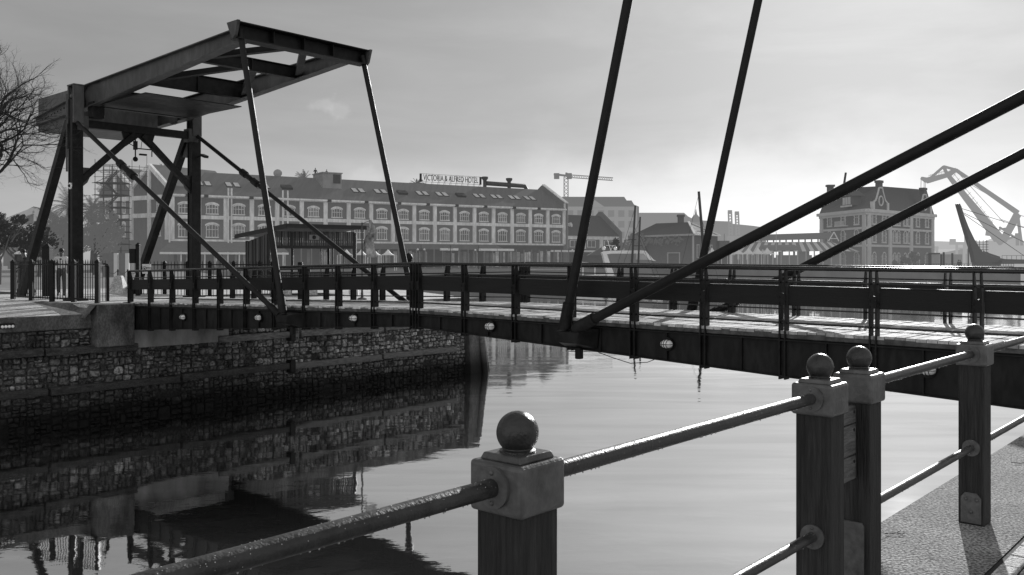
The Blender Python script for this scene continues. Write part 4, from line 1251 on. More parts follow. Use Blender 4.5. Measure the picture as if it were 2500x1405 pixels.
# gable wall at the far right end with its coping
mb = MB(HT)
prof = [(0, -.7), (0, -.0)]
ga = [(HL - .2, -.9, 0), (HL - .2, 17.6, 0), (HL - .2, 17.6, EAVE + .9), (HL - .2, RB + .1, RIDGE + 1.0), (HL - .2, RB - .9, RIDGE + 1.0), (HL - .2, -.9, EAVE + .85)]
mb.prism(ga, (.5, 0, 0)); mb.build('end_gable', mat('gable_wall', .12, .85, var=.25, scale=.5, hz=HZ1), hotel)
mb = MB(HT)
mb.bar((HL + .05, -.95, EAVE + 1.0), (HL + .05, RB - .4, RIDGE + 1.15), .75, .22); mb.bar((HL + .05, -.5, 5.3), (HL + .05, -.5, EAVE + .9), .8, .5, up=(0, 1, 0))
mb.build('gable_coping', h_trim, hotel)
# double gable at the left end
C0 = HO.copy(); GD = (W(322, 600, 160.5) - W(408, 600, 155.5)); GD.z = 0
gl = GD.length; gd = GD.normalized(); gn = Vector((gd.y, -gd.x, 0))
if gn.y > 0: gn = -gn
GT = Matrix(((gd.x, gn.x, 0, C0.x - .4), (gd.y, gn.y, 0, C0.y - .2), (0, 0, 1, 0), (0, 0, 0, 1)))
EV, PK = 14.5, 18.2
for i in range(2):
    x0, x1 = i * gl, (i + 1) * gl; xm = (x0 + x1) / 2
    mb = MB(GT); mb.prism([(x0, 0, 0), (x1, 0, 0), (x1, 0, EV), (xm, 0, PK), (x0, 0, EV)], (0, -14, 0)); g = mb.build('gable_wing', h_wall, hotel)
    mb = MB(GT); mb.bar((x0 - .1, .12, EV), (xm, .12, PK + .1), .6, .7); mb.bar((x1 + .1, .12, EV), (xm, .12, PK + .1), .6, .7)
    mb.box(x0 - .3, x0 + .35, 0, .4, 5.3, EV); mb.box(xm - .3, xm + .3, 0, .36, 5.3, PK - .3)
    for z in (12.3, 9.2): mb.box(x0, x1, 0, .3, z, z + .75)
    mb.build('gable_trim', h_trim, g)
    mb = MB(GT); mb.prism([(x0 - .2, -.2, EV + .2), (xm, -.2, PK + .35), (x1 + .2, -.2, EV + .2), (x1 + .2, -.2, EV), (xm, -.2, PK + .1), (x0 - .2, -.2, EV)], (0, -14, 0)); mb.build('gable_roof', h_roof, hotel)
    for xx in ((x0 + xm) / 2, (xm + x1) / 2):
        if i == 0 and xx > xm: pass
        WT = GT @ Matrix.Translation((xx, 0, 0)) @ Matrix.Rotation(math.pi, 4, 'Z')
        for z, h in ((10.2, 1.8), (6.0, 2.0)):
            if i == 0 and xx > xm: continue
            arch_window(WT @ Matrix.Translation((0, 0, z)), hotel, .95, h, .35, h_trim, h_glass, mull=0)
# ground floor: awnings, shop windows and posts
mb = MB(HT); mb.box(.2, HL - .2, -3.2, -.05, 0.0, .12); mb.build('terrace', land_m, hotel)
mb = MB(HT); mb.box(.5, HL - .5, -.2, -.02, .12, 4.9); mb.build('shop_shade_panel', h_dark, hotel)  # dark panel set on the wall, recess shade painted into its colour
ae = a_of(690, -3)
mb = MB(HT)
mb.add([(-3, -6, 3.3), (ae, -6, 3.3), (ae, -.1, 5.0), (0, -.1, 5.0), (-3, -6, 3.15), (ae, -6, 3.15)], [(0, 1, 2, 3), (0, 4, 5, 1)])
mb.build('verandah_roof', h_wall, hotel)
mb = MB(HT); mb.box(-3, ae, -6.3, -5.9, 2.75, 3.1); mb.build('awning', h_white, hotel)
mb = MB(HT); mb.add([(ae + 1, -4.5, 3.9), (HL - 18, -4.5, 3.9), (HL - 18, -.1, 5.0), (ae + 1, -.1, 5.0)], [(0, 1, 2, 3)]); mb.build('canopy_roof', h_roof, hotel)
for px0, px1 in ((1075, 1118), (1168, 1212), (1214, 1254)):
    mb = MB(HT); mb.box(a_of(px0, -4.6), a_of(px1, -4.6), -4.8, -4.4, 3.7, 4.15); mb.build('awning', h_white, hotel)
rd = random.Random(9)
a = 1.0
while a < HL - 1:
    w = rd.uniform(.5, 1.1)
    if rd.random() < (.75 if a > 40 else .4):
        mb = MB(HT); mb.t = rd.choice([.15, .25, .35, .5, .7, .9])
        z1 = rd.uniform(3.2, 3.8)
        mb.box(a, a + w * .75, -.32, -.22, rd.uniform(.3, .8), z1); mb.build('shop_window', h_lit, hotel)
    a += w
for k in range(0, 44):
    a = k * 1.93 + .4
    if a > HL: break
    mb = MB(HT); y = -5.9 if a < ae else -4.4
    mb.box(a - .09, a + .09, y - .09, y + .09, .0, 3.2 if a < ae else 4.0); mb.build('verandah_post', h_wall if a > ae else h_trim, hotel)

# rooftop sign
c = HO + HA * a_of(1100, RB) + HBk * RB
sgn = thing('rooftop_sign', 'framed dark hotel lettering standing on the roof ridge', 'sign', c + Vector((0, 0, RIDGE)))
aL, aR = a_of(1027, RB), a_of(1173, RB)
zc = RIDGE + 1.25
mb = MB(HT)
for z in (zc - .85, zc + .85): mb.bar((aL, RB, z), (aR, RB, z), .06)
for k in range(11):
    a = aL + (aR - aL) * k / 10; mb.bar((a, RB + .05, RIDGE - .3), (a, RB + .05, zc + .95), .04)
    mb.bar((a, RB + .05, zc), (a, RB + 1.2, RIDGE - .8), .05)
for a in (aL, aR): mb.box(a - .25, a + .25, RB - .04, RB + .04, zc - .85, zc + .85)
mb.build('frame', sign_m, sgn)
tm = text_mesh('VICTORIA & ALFRED HOTEL', 1.0, 'lettering_probe', sign_m, sgn, FACE)
wid = max(v.co.x for v in tm.data.vertices) - min(v.co.x for v in tm.data.vertices)
bpy.data.objects.remove(tm)
sx = (aR - aL - 1.2) / wid
TT = HT @ Matrix.Translation(((aL + aR) / 2, RB - .1, zc)) @ Matrix.Scale(sx, 4, (1, 0, 0)) @ Matrix.Scale(1.75, 4, (0, 0, 1)) @ FACE
text_mesh('VICTORIA & ALFRED HOTEL', 1.0, 'lettering', sign_m, sgn, TT, extrude=.04)

# things on the ridge
aA, aB = a_of(1178, RB + 1), a_of(1286, RB + 1)
dct = thing('roof_duct', 'long round air duct with two vent cowls along the hotel ridge', 'duct', HO + HA * aA + HBk * RB + Vector((0, 0, RIDGE)))
mb = MB(HT); mb.tube([(aA + 1, RB + 1, RIDGE + .9), (aB - .6, RB + 1, RIDGE + .75), (aB, RB + 1, RIDGE - .2)], .5, 12); mb.build('duct', h_metal, dct, smooth=True)
for a in (aA + .6, a_of(1243, RB + 1)):
    mb = MB(HT); c = Vector((a, RB + 1, RIDGE))
    mb.lathe(HT @ c if False else c, [(.4, 0), (.4, 1.5), (.72, 1.9), (.75, 2.3), (.6, 2.35)], 12); mb.build('cowl', h_metal, dct, smooth=True)
c = HO + HA * a_of(678, RB) + HBk * RB
mb = MB(); mb.lathe((c.x, c.y, RIDGE - .3), [(.06, 0), (.06, .6)], 6); mb.sphere((c.x, c.y, RIDGE + .55), .85, 14, 8, sc=(1, .35, .9))
mb.build('satellite_dish', mat('dish_grey', .3, .5, var=.2, scale=2, hz=(.2, .2, 20, .2)), label='grey round satellite dish on the left part of the hotel ridge', cat='dish', smooth=True)
cloth_far = mat('workwear', .03, .8, var=.3, scale=3, hz=(.15, .15, 30, .14))
c = HO + HA * a_of(770, RB) + HBk * RB; c.z = RIDGE - .05
person('person in dark workwear standing on the hotel roof left of the dormer box', c, R(15), 2.0, .12, cloth_far, cloth_far, cloth_far, (((.3, -.1, 1.1), (.25, -.3, 1.2)), ((.3, .05, 1.12), (.35, -.05, .9))), group='people on the hotel roof')
c = HO + HA * a_of(797, RB - 1.5) + HBk * (RB - 1.5); c.z = RIDGE - .25
person('person in dark workwear seen behind the top of the dormer box on the hotel roof', c, R(-20), 1.85, .1, cloth_far, cloth_far, cloth_far, (((.3, -.1, 1.1), (.25, -.3, 1.2)), ((.3, .05, 1.12), (.35, -.05, .9))), group='people on the hotel roof')

# ================================================================== foliage helpers
def leaves(mb, c, rad, n, size, rd, core=.35, tones=(.5, 1.5), clumps=14, flat=.75):
    c = Vector(c)
    cl = []
    for k in range(clumps):
        d = Vector((rd.gauss(0, 1), rd.gauss(0, 1), rd.gauss(0, .8))).normalized() * (rd.uniform(core, .92))
        cl.append((Vector((c.x + d.x * rad[0], c.y + d.y * rad[1], c.z + d.z * rad[2])), rd.uniform(.22, .42), rd.uniform(*tones)))
    for k in range(n):
        cc, rr, tn = cl[rd.randrange(clumps)]
        d = Vector((rd.gauss(0, 1), rd.gauss(0, 1), rd.gauss(0, .8))).normalized() * rd.random() ** .4
        p = cc + Vector((d.x * rad[0] * rr, d.y * rad[1] * rr, d.z * rad[2] * rr * 1.1))
        s = size * rd.uniform(.6, 1.4)
        a = Vector((rd.gauss(0, 1), rd.gauss(0, 1), rd.gauss(0, 1))).normalized(); b = a.orthogonal().normalized()
        e = a.cross(b) * s * .5; b = b * s
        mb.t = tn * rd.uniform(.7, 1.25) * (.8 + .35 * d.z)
        mb.add([p - b, p + e, p + b, p - e], [(0, 1, 2, 3)])
    mb.t = 1
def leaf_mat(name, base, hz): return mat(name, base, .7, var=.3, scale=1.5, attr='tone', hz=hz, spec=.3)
def tree(label, base, h, rad, n, size, lm, tm, seed, group='trees at the left', trunk_r=.22, tilt=(0, 0)):
    rd = random.Random(seed)
    root = thing('tree', label, 'tree', base, group)
    b = Vector(base); top = b + Vector((tilt[0], tilt[1], h))
    mb = MB(); ct = b + (top - b) * .5
    mb.tube([b, b + (top - b) * .3 + Vector((.1, 0, 0)), ct, top - Vector((0, 0, rad[2] * .4))], [trunk_r, trunk_r * .75, trunk_r * .55, trunk_r * .2], 8)
    for k in range(7):
        a = rd.uniform(0, 6.28); o = Vector((math.cos(a) * rad[0] * .7, math.sin(a) * rad[1] * .7, rd.uniform(-.2, .5) * rad[2]))
        st = b + (top - b) * rd.uniform(.3, .6)
        e = top - Vector((0, 0, rad[2] * .6)) + o
        mb.tube([st, (st + e) / 2 + Vector((0, 0, -.2)), e], [trunk_r * .4, trunk_r * .28, trunk_r * .1], 6)
    mb.build('trunk', tm, root, smooth=True)
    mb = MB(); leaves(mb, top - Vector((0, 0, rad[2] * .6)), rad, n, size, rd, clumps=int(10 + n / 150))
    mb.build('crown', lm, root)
    return root
lv1 = leaf_mat('dark_leaves', .045, (.10, .08, 10, .16))
lv2 = leaf_mat('hazy_leaves', .05, (.66, .52, 12, .17))
lv3 = leaf_mat('far_leaves', .05, (.55, .45, 12, .20))
tr1 = mat('trunk_bark', .06, .9, var=.4, scale=3, hz=(.2, .2, 10, .2))
def gp(px, D, z=0): v = W(px, 700, D); v.z = z; return v
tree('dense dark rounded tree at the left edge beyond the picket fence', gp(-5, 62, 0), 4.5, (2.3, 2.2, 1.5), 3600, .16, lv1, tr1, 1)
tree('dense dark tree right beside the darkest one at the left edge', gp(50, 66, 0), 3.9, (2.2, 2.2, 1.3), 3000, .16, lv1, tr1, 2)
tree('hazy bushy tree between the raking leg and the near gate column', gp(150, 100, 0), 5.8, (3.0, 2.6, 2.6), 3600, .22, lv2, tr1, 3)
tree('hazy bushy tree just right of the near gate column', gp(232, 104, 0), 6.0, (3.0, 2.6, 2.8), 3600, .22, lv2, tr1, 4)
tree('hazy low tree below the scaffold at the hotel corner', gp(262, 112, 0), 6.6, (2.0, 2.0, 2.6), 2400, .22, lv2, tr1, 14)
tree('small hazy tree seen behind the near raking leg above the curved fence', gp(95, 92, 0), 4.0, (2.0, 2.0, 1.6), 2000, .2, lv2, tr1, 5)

def palm(label, base, h, r, seed, lm):
    rd = random.Random(seed); root = thing('palm_tree', label, 'palm', base, 'palm trees near the hotel')
    b = Vector(base)
    mb = MB(); mb.tube([b, b + Vector((.1, 0, h * .5)), b + Vector((0, 0, h))], [.38, .30, .30], 10); mb.build('trunk', tr1, root, smooth=True)
    mb = MB(); top = b + Vector((0, 0, h))
    for k in range(46):
        a = rd.uniform(0, 6.28); el = rd.uniform(-.6, 1.35); L = r * rd.uniform(.8, 1.1)
        d = Vector((math.cos(a) * math.cos(el), math.sin(a) * math.cos(el), math.sin(el)))
        pts = []; p = top.copy(); dd = d.copy()
        for i in range(7):
            pts.append(p.copy()); p = p + dd * L / 6; dd = (dd + Vector((0, 0, -.16))).normalized()
        mb.t = rd.uniform(.5, 1.4)
        for i in range(6):
            p, q = pts[i], pts[i + 1]; ax = (q - p).normalized(); sd = ax.cross(Vector((0, 0, 1)))
            if sd.length < .1: sd = Vector((1, 0, 0))
            sd.normalize()
            for j in range(3):
                s0 = p + (q - p) * j / 3
                for sg in (-1, 1):
                    tip = s0 + ax * .35 + sd * sg * L * .20 * (1 - abs(i - 2.5) / 5) + Vector((0, 0, -.22))
                    mb.add([s0, s0 + ax * .12, tip], [(0, 1, 2)])
    mb.t = 1
    mb.build('crown', lm, root)
palm('hazy palm with a full round crown behind the near raking leg', gp(170, 122), 9.0, 3.4, 7, lv3)
palm('hazy smaller palm seen just right of the near gate column', gp(226, 124), 8.6, 2.4, 8, lv3)
palm('palm crown showing above the hotel between its two left gables', HO + gd * gl + Vector((0, 12, 0)) + Vector((.5, 0, 0)), 18.6, 1.9, 9, lv3)
palm('tiny palm showing above the hotel ridge left of the standing person', HO + HA * a_of(742, RB + 8) + HBk * (RB + 8), 18.2, 2.2, 10, lv3)
palm('tiny palm showing above the ridge at the left end of the rooftop sign', HO + HA * a_of(1018, RB + 8) + HBk * (RB + 8), 18.4, 1.8, 12, lv3)

# bare tree at the left edge
def bare_tree():
    rd = random.Random(21)
    base = gp(-150, 27, .2)
    root = thing('bare_tree', 'leafless tree with fine twigs reaching in from the left edge', 'tree', base)
    mbt = MB(); mb = MB()
    def grow(p, d, L, r, lev, m):
        pts = [p]; dd = d.copy(); n = 4
        for i in range(n):
            dd = (dd + Vector((rd.gauss(0, .16), rd.gauss(0, .16), rd.gauss(.02, .14)))).normalized()
            pts.append(pts[-1] + dd * L / n)
        m.tube(pts, [r * (1 - .5 * i / n) for i in range(n + 1)], 6 if lev < 3 else 4, cap=False)
        if lev >= 7: return
        nb = 3 if lev < 4 else rd.choice([2, 3, 3])
        for k in range(nb):
            t = rd.uniform(.35, 1.0) if k else 1.0
            i = min(n - 1, int(t * n)); q = pts[i] + (pts[i + 1] - pts[i]) * (t * n - i if t < 1 else 1)
            nd = (dd + Vector((rd.gauss(.12, .5), rd.gauss(0, .5), rd.gauss(.05, .42)))).normalized()
            grow(q, nd, L * rd.uniform(.60, .80), r * (.62 if k == 0 else .48), lev + 1, mb)
    p0 = base
    mbt.tube([p0, p0 + Vector((.1, 0, 1.6)), p0 + Vector((.5, 0, 3.2))], [.22, .18, .15], 10)
    s = p0 + Vector((.5, 0, 3.2))
    for tgt, L in ((gp(-20, 26.5, 6.0), 1.55), (gp(10, 27.5, 5.2), 1.5), (gp(-30, 27, 6.5), 1.5), (gp(-50, 26, 5.8), 1.6), (gp(0, 27.2, 4.4), 1.35), (gp(25, 27.6, 5.5), 1.3), (gp(-15, 26.8, 5.5), 1.4)):
        d = (tgt - s).normalized(); e = s + (tgt - s) * .35
        mb.tube([s, (s + e) / 2 + Vector((0, 0, .05)), e], [.12, .10, .085], 8)
        grow(e, d, L, .075, 1, mb)
    mbt.build('trunk', bark_m, root, smooth=True); mb.build('branches', bark_m, root)
bare_tree()

# ================================================================== scaffold beside the hotel
sc_m = mat('scaffold_tube', .05, .6, var=.3, scale=2, hz=(.22, .18, 20, .2))
S0 = W(232, 640, 150); S0.z = 0
scf = thing('scaffold', 'tall tube scaffold tower with stairs at the left corner of the hotel', 'scaffold', S0)
wx, wy, H = 4.4, 3.0, 17.2
mb = MB()
for i in range(4):
    for j in range(2):
        mb.tube([S0 + Vector((wx * i / 3, wy * j, 0)), S0 + Vector((wx * i / 3, wy * j, H + random.Random(i * 2 + j).uniform(.2, 1.6)))], .06, 5)
for k in range(9):
    z = k * 2.05 + .3
    for j in range(2):
        mb.tube([S0 + Vector((-.5, wy * j, z)), S0 + Vector((wx + .4, wy * j, z))], .055, 5); mb.tube([S0 + Vector((-.2, wy * j, z + 1)), S0 + Vector((wx + .2, wy * j, z + 1))], .045, 5)
    for i in range(4): mb.tube([S0 + Vector((wx * i / 3, -.3, z)), S0 + Vector((wx * i / 3, wy + .3, z))], .045, 5)
    if k < 8:
        mb.tube([S0 + Vector((0 if k % 2 else wx, 0, z)), S0 + Vector((wx if k % 2 else 0, 0, z + 2.05))], .05, 5)
mb.build('tube_frame', sc_m, scf)
for k in range(1, 8):
    z = k * 2.05 + .32
    mb = MB(); mb.box(S0.x - .3, S0.x + wx + .2, S0.y + .2, S0.y + wy - .2, z, z + .12); mb.build('platform', sc_m, scf)
    mb = MB(); a = S0 + Vector((1.4 if k % 2 else 3.4, .6, z)); b = S0 + Vector((3.4 if k % 2 else 1.4, .6, z + 2.05))
    for dy in (0, .7): mb.bar(a + Vector((0, dy, 0)), b + Vector((0, dy, 0)), .06, .16)
    for q in range(9): c = a + (b - a) * (q + .5) / 9; mb.box(c.x - .12, c.x + .12, c.y, c.y + .7, c.z - .02, c.z + .02)
    mb.build('stair', sc_m, scf)
# roof-level handrail scaffold to the gable
S1 = W(268, 640, 152); S1.z = 0
rs = thing('roof_scaffold', 'light tube scaffold with rails above the left hotel gables', 'scaffold', S1 + Vector((0, 0, 14)))
mb = MB()
for i in range(6):
    p = S1 + Vector((i * 1.25, 0, 0)); mb.tube([p + Vector((0, 0, 13.8)), p + Vector((0, 0, 17.8 + (i % 2) * .9 + (i == 5) * .6))], .045, 5)
for z in (16.0, 16.8, 17.5): mb.tube([S1 + Vector((-1.2, 0, z + .25)), S1 + Vector((6.4, 0, z - .1))], .04, 5)
mb.build('tube_frame', sc_m, rs)
mb = MB(); mb.box(S1.x + 2.2, S1.x + 4.6, S1.y - .3, S1.y + .3, 16.25, 16.4); mb.build('platform', sc_m, rs)

# ================================================================== far left gabled building
b1w = mat('far_house_wall', .16, .9, var=.15, scale=.4, hz=(.35, .3, 15, .24)); b1t = mat('far_house_trim', .6, .8, var=.1, scale=.5, hz=(.35, .3, 15, .3)); b1r = mat('far_house_roof', .10, .8, var=.2, scale=.4, hz=(.35, .3, 15, .24))
hb = thing('gabled_house', 'hazy pale gabled building with raised ridge beyond the trees at far left', 'building', gp(75, 150))
D = 148
def qp(px, py, d=D): return W(px, py, d)
mb = MB(); mb.prism([qp(8, 545), qp(8, 650), qp(125, 650), qp(125, 552), qp(88, 512)], (-3, 14, 0)); mb.build('wall', b1w, hb)
mb = MB(); o = Vector((0, -.4, 0))
mb.bar(qp(5, 546) + o, qp(88, 514) + o, .6, .9); mb.bar(qp(88, 514) + o, qp(128, 552) + o, .6, .9); mb.box(qp(86, 600).x, qp(92, 600).x, D - .5, D, 0, 9.2); mb.bar(qp(8, 553) + o, qp(125, 556) + o, .5, .8); mb.build('trim', b1t, hb)
mb = MB(); mb.prism([qp(3, 543), qp(50, 522), qp(88, 507), qp(130, 550), qp(130, 554), qp(88, 514), qp(3, 548)], (-3, 14.5, 0)); mb.prism([qp(45, 524), qp(82, 504.5), qp(97, 513), qp(97, 517), qp(82, 509), qp(45, 528)], (-3, 12, 0)); mb.build('roof', b1r, hb)
for px in (30, 60, 105):
    mb = MB(); c = qp(px, 600); mb.box(c.x - .6, c.x + .6, D - .3, D, .3, 3.2); mb.build('window', h_glass, hb)

# signboard at far left
sb = thing('sign_board', 'dark notice board under a small pale arched canopy at far left', 'sign', gp(50, 48))
c = W(50, 634, 48)
mb = MB(); mb.box(c.x - .30, c.x + .30, c.y - .04, c.y + .04, 1.55, 1.95); mb.build('panel', sign_m, sb)
mb = MB(); mb.prism([(c.x - .32 + .64 * k / 8, c.y - .05, 1.97) for k in (0, 8)] + [(c.x + .32 - .64 * k / 8, c.y - .05, 1.97 + .17 * math.sin(math.pi * k / 8) ** .6 if 0 < k < 8 else 1.99) for k in range(9)], (0, .1, 0)); mb.build('arched_top', h_white, sb)
mb = MB(); mb.tube([(c.x, c.y + .05, 0), (c.x, c.y + .05, 1.9)], .05, 8); mb.build('post', fence_m, sb)
mb = MB(); rd = random.Random(3)
for k in range(5):
    w = rd.uniform(.12, .22); mb.box(c.x - w, c.x + w, c.y - .046, c.y - .042, 1.86 - k * .065, 1.885 - k * .065)
mb.build('lettering', flange_m, sb)

# low dark planter hut and chain posts between the columns
ph = thing('planter_wall', 'low hazy wall with two pale pillars between the gate columns', 'wall', gp(285, 90))
wm = mat('planter_grey', .12, .9, var=.3, scale=.8, hz=(.35, .3, 6, .18))
c0, c1 = gp(252, 92), gp(322, 92)
mb = MB(); mb.box(c0.x, c1.x, 91.8, 92.6, 0, 2.4); mb.build('wall', wm, ph)
for px in (284, 312): mb = MB(); c = gp(px, 91.6); mb.box(c.x - .18, c.x + .18, c.y - .2, c.y + .2, 0, 2.4); mb.build('pillar', b1t, ph)
cp = thing('chain_barrier', 'pale chain slung between short posts beyond the bridge end', 'barrier', gp(290, 60))
mb = MB()
P4 = [gp(px, 60) for px in (262, 288, 312, 336)]
for p in P4: mb.tube([p, p + Vector((0, 0, 1.05))], .05, 6)
mb.build('post', fence_m, cp)
mb = MB()
for a, b in zip(P4, P4[1:]):
    mb.tube([a + (b - a) * k / 6 + Vector((0, 0, 1.0 - .25 * math.sin(math.pi * k / 6))) for k in range(7)], .018, 5)
mb.build('chain', flange_m, cp)

# ================================================================== white pointed tents
def tent(label, px, D, w, zt, group, lm, ze=None):
    b = gp(px, D); ze = ze or zt - 1.3
    root = thing('tent', label, 'tent', b, group)
    mb = MB(); n = 6; rings = []
    for i in range(n + 1):
        t = i / n; r = w / 2 * (1 - t); z = ze + (zt - ze) * (t ** 2.2)
        rings.append([(b.x - r, b.y - r, z), (b.x + r, b.y - r, z), (b.x + r, b.y + r, z), (b.x - r, b.y + r, z)])
    v = [p for r in rings for p in r]; f = []
    for i in range(n):
        for k in range(4): f.append((i * 4 + k, i * 4 + (k + 1) % 4, (i + 1) * 4 + (k + 1) % 4, (i + 1) * 4 + k))
    mb.add(v, f); mb.build('canopy', lm, root)
    for sx, sy in ((-1, -1), (1, -1), (1, 1), (-1, 1)):
        mb = MB(); x, y = b.x + sx * w / 2, b.y + sy * w / 2; mb.tube([(x, y, 0), (x, y, ze)], .05, 6); mb.build('pole', lm, root)
    return root
tl = ['first white pointed tent, seen through the kiosk window at its right', 'white pointed tent just right of the kiosk corner post', 'white pointed tent directly behind the furled flag', 'white pointed tent left of the far hanging rod']
for px, l in zip((846, 882, 914, 947), tl): tent(l, px, 152, 2.6, 3.6, 'white tents in front of the hotel', h_white, 2.6)
h_pale = mat('tent_pale', .7, .7, var=.1, scale=1, hz=(.35, .35, 10, .34))
tl = ['pale pointed tent beside the far rod foot in front of the hipped house', 'pale pointed tent left of the row before the striped roof', 'pale pointed tent second in the row before the striped roof', 'pale pointed tent third in the row before the striped roof', 'pale pointed tent at the right end of the row before the striped roof']
for px, l in zip((1738, 1800, 1827, 1850, 1873), tl): tent(l, px, 172, 3.0, 4.2, 'pale tents on the harbour square', h_pale, 2.9)

# lamp posts along the hotel quay
for k, (px, D) in enumerate(((1028, 166), (1100, 170), (1168, 174), (1405, 180))):
    p = gp(px, D); lp = thing('street_lamp', ['dark twin globe lamp post below the left end of the rooftop sign', 'dark twin globe lamp post below the middle of the rooftop sign', 'dark twin globe lamp post below the right end of the rooftop sign', 'dark twin globe lamp post in front of the lower gabled building'][k], 'street lamp', p, 'lamp posts along the hotel quay')
    mb = MB(); mb.tube([p, p + Vector((0, 0, 4.6))], [.11, .06], 8); mb.bar(p + Vector((-.6, 0, 3.9)), p + Vector((.6, 0, 3.9)), .07); mb.build('post', h_metal, lp)
    for dx in (-.6, .6): mb = MB(); mb.sphere((p.x + dx, p.y, 3.75), .2, 10, 6); mb.build('globe', h_white, lp, smooth=True)

# ================================================================== lower gabled building right of the hotel
HT2 = HT @ Matrix.Translation((HL + 1.0, 1.0, 0))
lg = thing('gabled_building', 'lower hazy gabled building joined to the right end of the hotel', 'building', (HT2 @ Vector((8, 0, 0))))
L2 = 15.2
mb = MB(HT2); mb.box(0, L2, 0, 14, 0, 7.4); mb.build('wall', h_wall, lg)
h_roof2 = mat('low_roof', .085, .75, var=.2, scale=.3, hz=(.35, .22, 14, .19))
mb = MB(HT2); mb.add([(0, -.5, 7.3), (L2, -.5, 7.3), (L2, 7, 12.4), (0, 7, 12.4), (L2, 14.5, 7.3), (0, 14.5, 7.3)], [(0, 1, 2, 3), (3, 2, 4, 5), (0, 3, 5), (1, 4, 2)]); mb.build('roof', h_roof2, lg)
mb = MB(HT2); mb.prism([(L2, -.8, 0), (L2, 14.6, 0), (L2, 14.6, 8.3), (L2, 7.4, 13.4), (L2, 6.6, 13.4), (L2, -.8, 8.3)], (.5, 0, 0)); mb.build('end_gable', MATS['gable_wall'], lg)
mb = MB(HT2); mb.box(-.2, L2, -.3, .05, 6.5, 7.3)
for a in (0, 5, 10, L2 - .2): mb.box(a - .4, a + .5, -.35, .02, 4.4, 7)
mb.build('trim', h_trim, lg)
for a in (2.4, 7.3, 12.2):
    mb = MB(HT2); mb.box(a - 1.2, a + 1.2, -.08, .02, 4.7, 6.3); w_ = mb.build('window', h_trim, lg)
    for q in (-.55, .55):
        mb = MB(HT2); mb.box(a + q - .48, a + q + .48, -.11, -.05, 4.85, 6.2); mb.build('pane', h_glass, w_)
mb = MB(HT2); mb.box(0, L2, -.1, .05, .1, 4.2); mb.build('shopfront', h_dark, lg)
mb = MB(HT2); mb.box(-6, L2 + 1, -3.2, -2.8, 3.6, 4.0); mb.build('canopy_edge', h_white, lg)
mb = MB(HT2); mb.tube([(3.2, 3.4, 9.7), (3.6, 2.6, 9.9)], .55, 12); mb.build('roof_light', h_sky, lg, smooth=True)

# ================================================================== big hazy blocks
def block(label, D, outline, level, hz, depth=30, rows=(), name='hazy_block'):
    w = mat(name + str(int(D)), level, .9, var=.08, scale=.05, hz=hz)
    root = thing(name, label, 'building', W((outline[0][0] + outline[-1][0]) / 2, 660, D) * 1.0)
    mb = MB(); mb.prism([W(px, py, D) for px, py in outline], (0, depth, 0)); mb.build('wall', w, root)
    return root, w
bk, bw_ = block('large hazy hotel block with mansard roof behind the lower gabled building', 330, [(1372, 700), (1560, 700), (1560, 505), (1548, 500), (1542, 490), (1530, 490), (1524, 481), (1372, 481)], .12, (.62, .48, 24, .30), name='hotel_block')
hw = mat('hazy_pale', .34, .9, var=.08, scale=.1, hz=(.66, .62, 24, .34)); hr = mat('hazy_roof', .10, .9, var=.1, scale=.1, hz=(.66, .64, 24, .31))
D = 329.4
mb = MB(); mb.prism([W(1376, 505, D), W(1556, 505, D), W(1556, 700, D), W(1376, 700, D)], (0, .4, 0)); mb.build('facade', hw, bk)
mb = MB(); mb.prism([W(1430, 507, D - .6), W(1452, 489, D - .6), W(1478, 507, D - .6)], (0, 2, 0)); mb.build('pediment', hw, bk)
for i in range(7):
    for j in range(4):
        mb = MB(); c = W(1392 + i * 25, 522 + j * 26, D - .1); mb.box(c.x - 1.1, c.x + 1.1, c.y - .05, c.y + .3, c.z - 1.2, c.z + 1.2); mb.build('window', hr, bk)
block('pale hazy long roof block stepping down to the right behind the hipped house', 400, [(1556, 700), (1885, 700), (1866, 556), (1840, 552), (1790, 547), (1778, 541), (1718, 539), (1705, 536), (1690, 534), (1680, 529), (1670, 520), (1556, 520)], .14, (.70, .60, 30, .36), name='roof_block')
mb = MB(); c = W(1699, 536, 396); mb.lathe((c.x, c.y, c.z - 1), [(2.6, 0), (1.6, 2), (.5, 3.2), (.1, 5.5)], 8)
mb.build('finial_turret', hr, label='tiny pointed turret on the pale hazy block behind the hipped house', cat='turret')

# tower crane
cr_m = mat('crane_far', .15, .7, var=.2, scale=.5, hz=(.45, .45, 60, .30))
tc_ = thing('tower_crane', 'hazy tower crane with horizontal jib above the large hazy block', 'crane', W(1382, 640, 420))
D = 420
def lattice(mb, a, b, w, n, r, up):
    a = Vector(a); b = Vector(b); d = (b - a).normalized(); u = Vector(up); x = d.cross(u).normalized(); u = x.cross(d).normalized()
    cs = [(-1, -1), (1, -1), (1, 1), (-1, 1)]
    for sx, sy in cs: mb.bar(a + x * sx * w / 2 + u * sy * w / 2, b + x * sx * w / 2 + u * sy * w / 2, r)
    for k in range(n):
        p = a + (b - a) * k / n; q = a + (b - a) * (k + 1) / n
        for (s0, s1), (t0, t1) in zip(cs, cs[1:] + cs[:1]):
            mb.bar(p + x * s0 * w / 2 + u * s1 * w / 2, q + x * t0 * w / 2 + u * t1 * w / 2, r * .7)
mb = MB(); lattice(mb, W(1382, 560, D), W(1382, 432, D), 1.9, 14, .30, (0, 1, 0)); mb.build('mast', cr_m, tc_)
mb = MB(); lattice(mb, W(1395, 431, D), W(1496, 438, D), 1.3, 18, .22, (0, 0, 1)); mb.build('jib', cr_m, tc_)
mb = MB(); mb.bar(W(1352, 426, D), W(1396, 431, D), 1.6, .8); mb.build('counter_jib', cr_m, tc_)
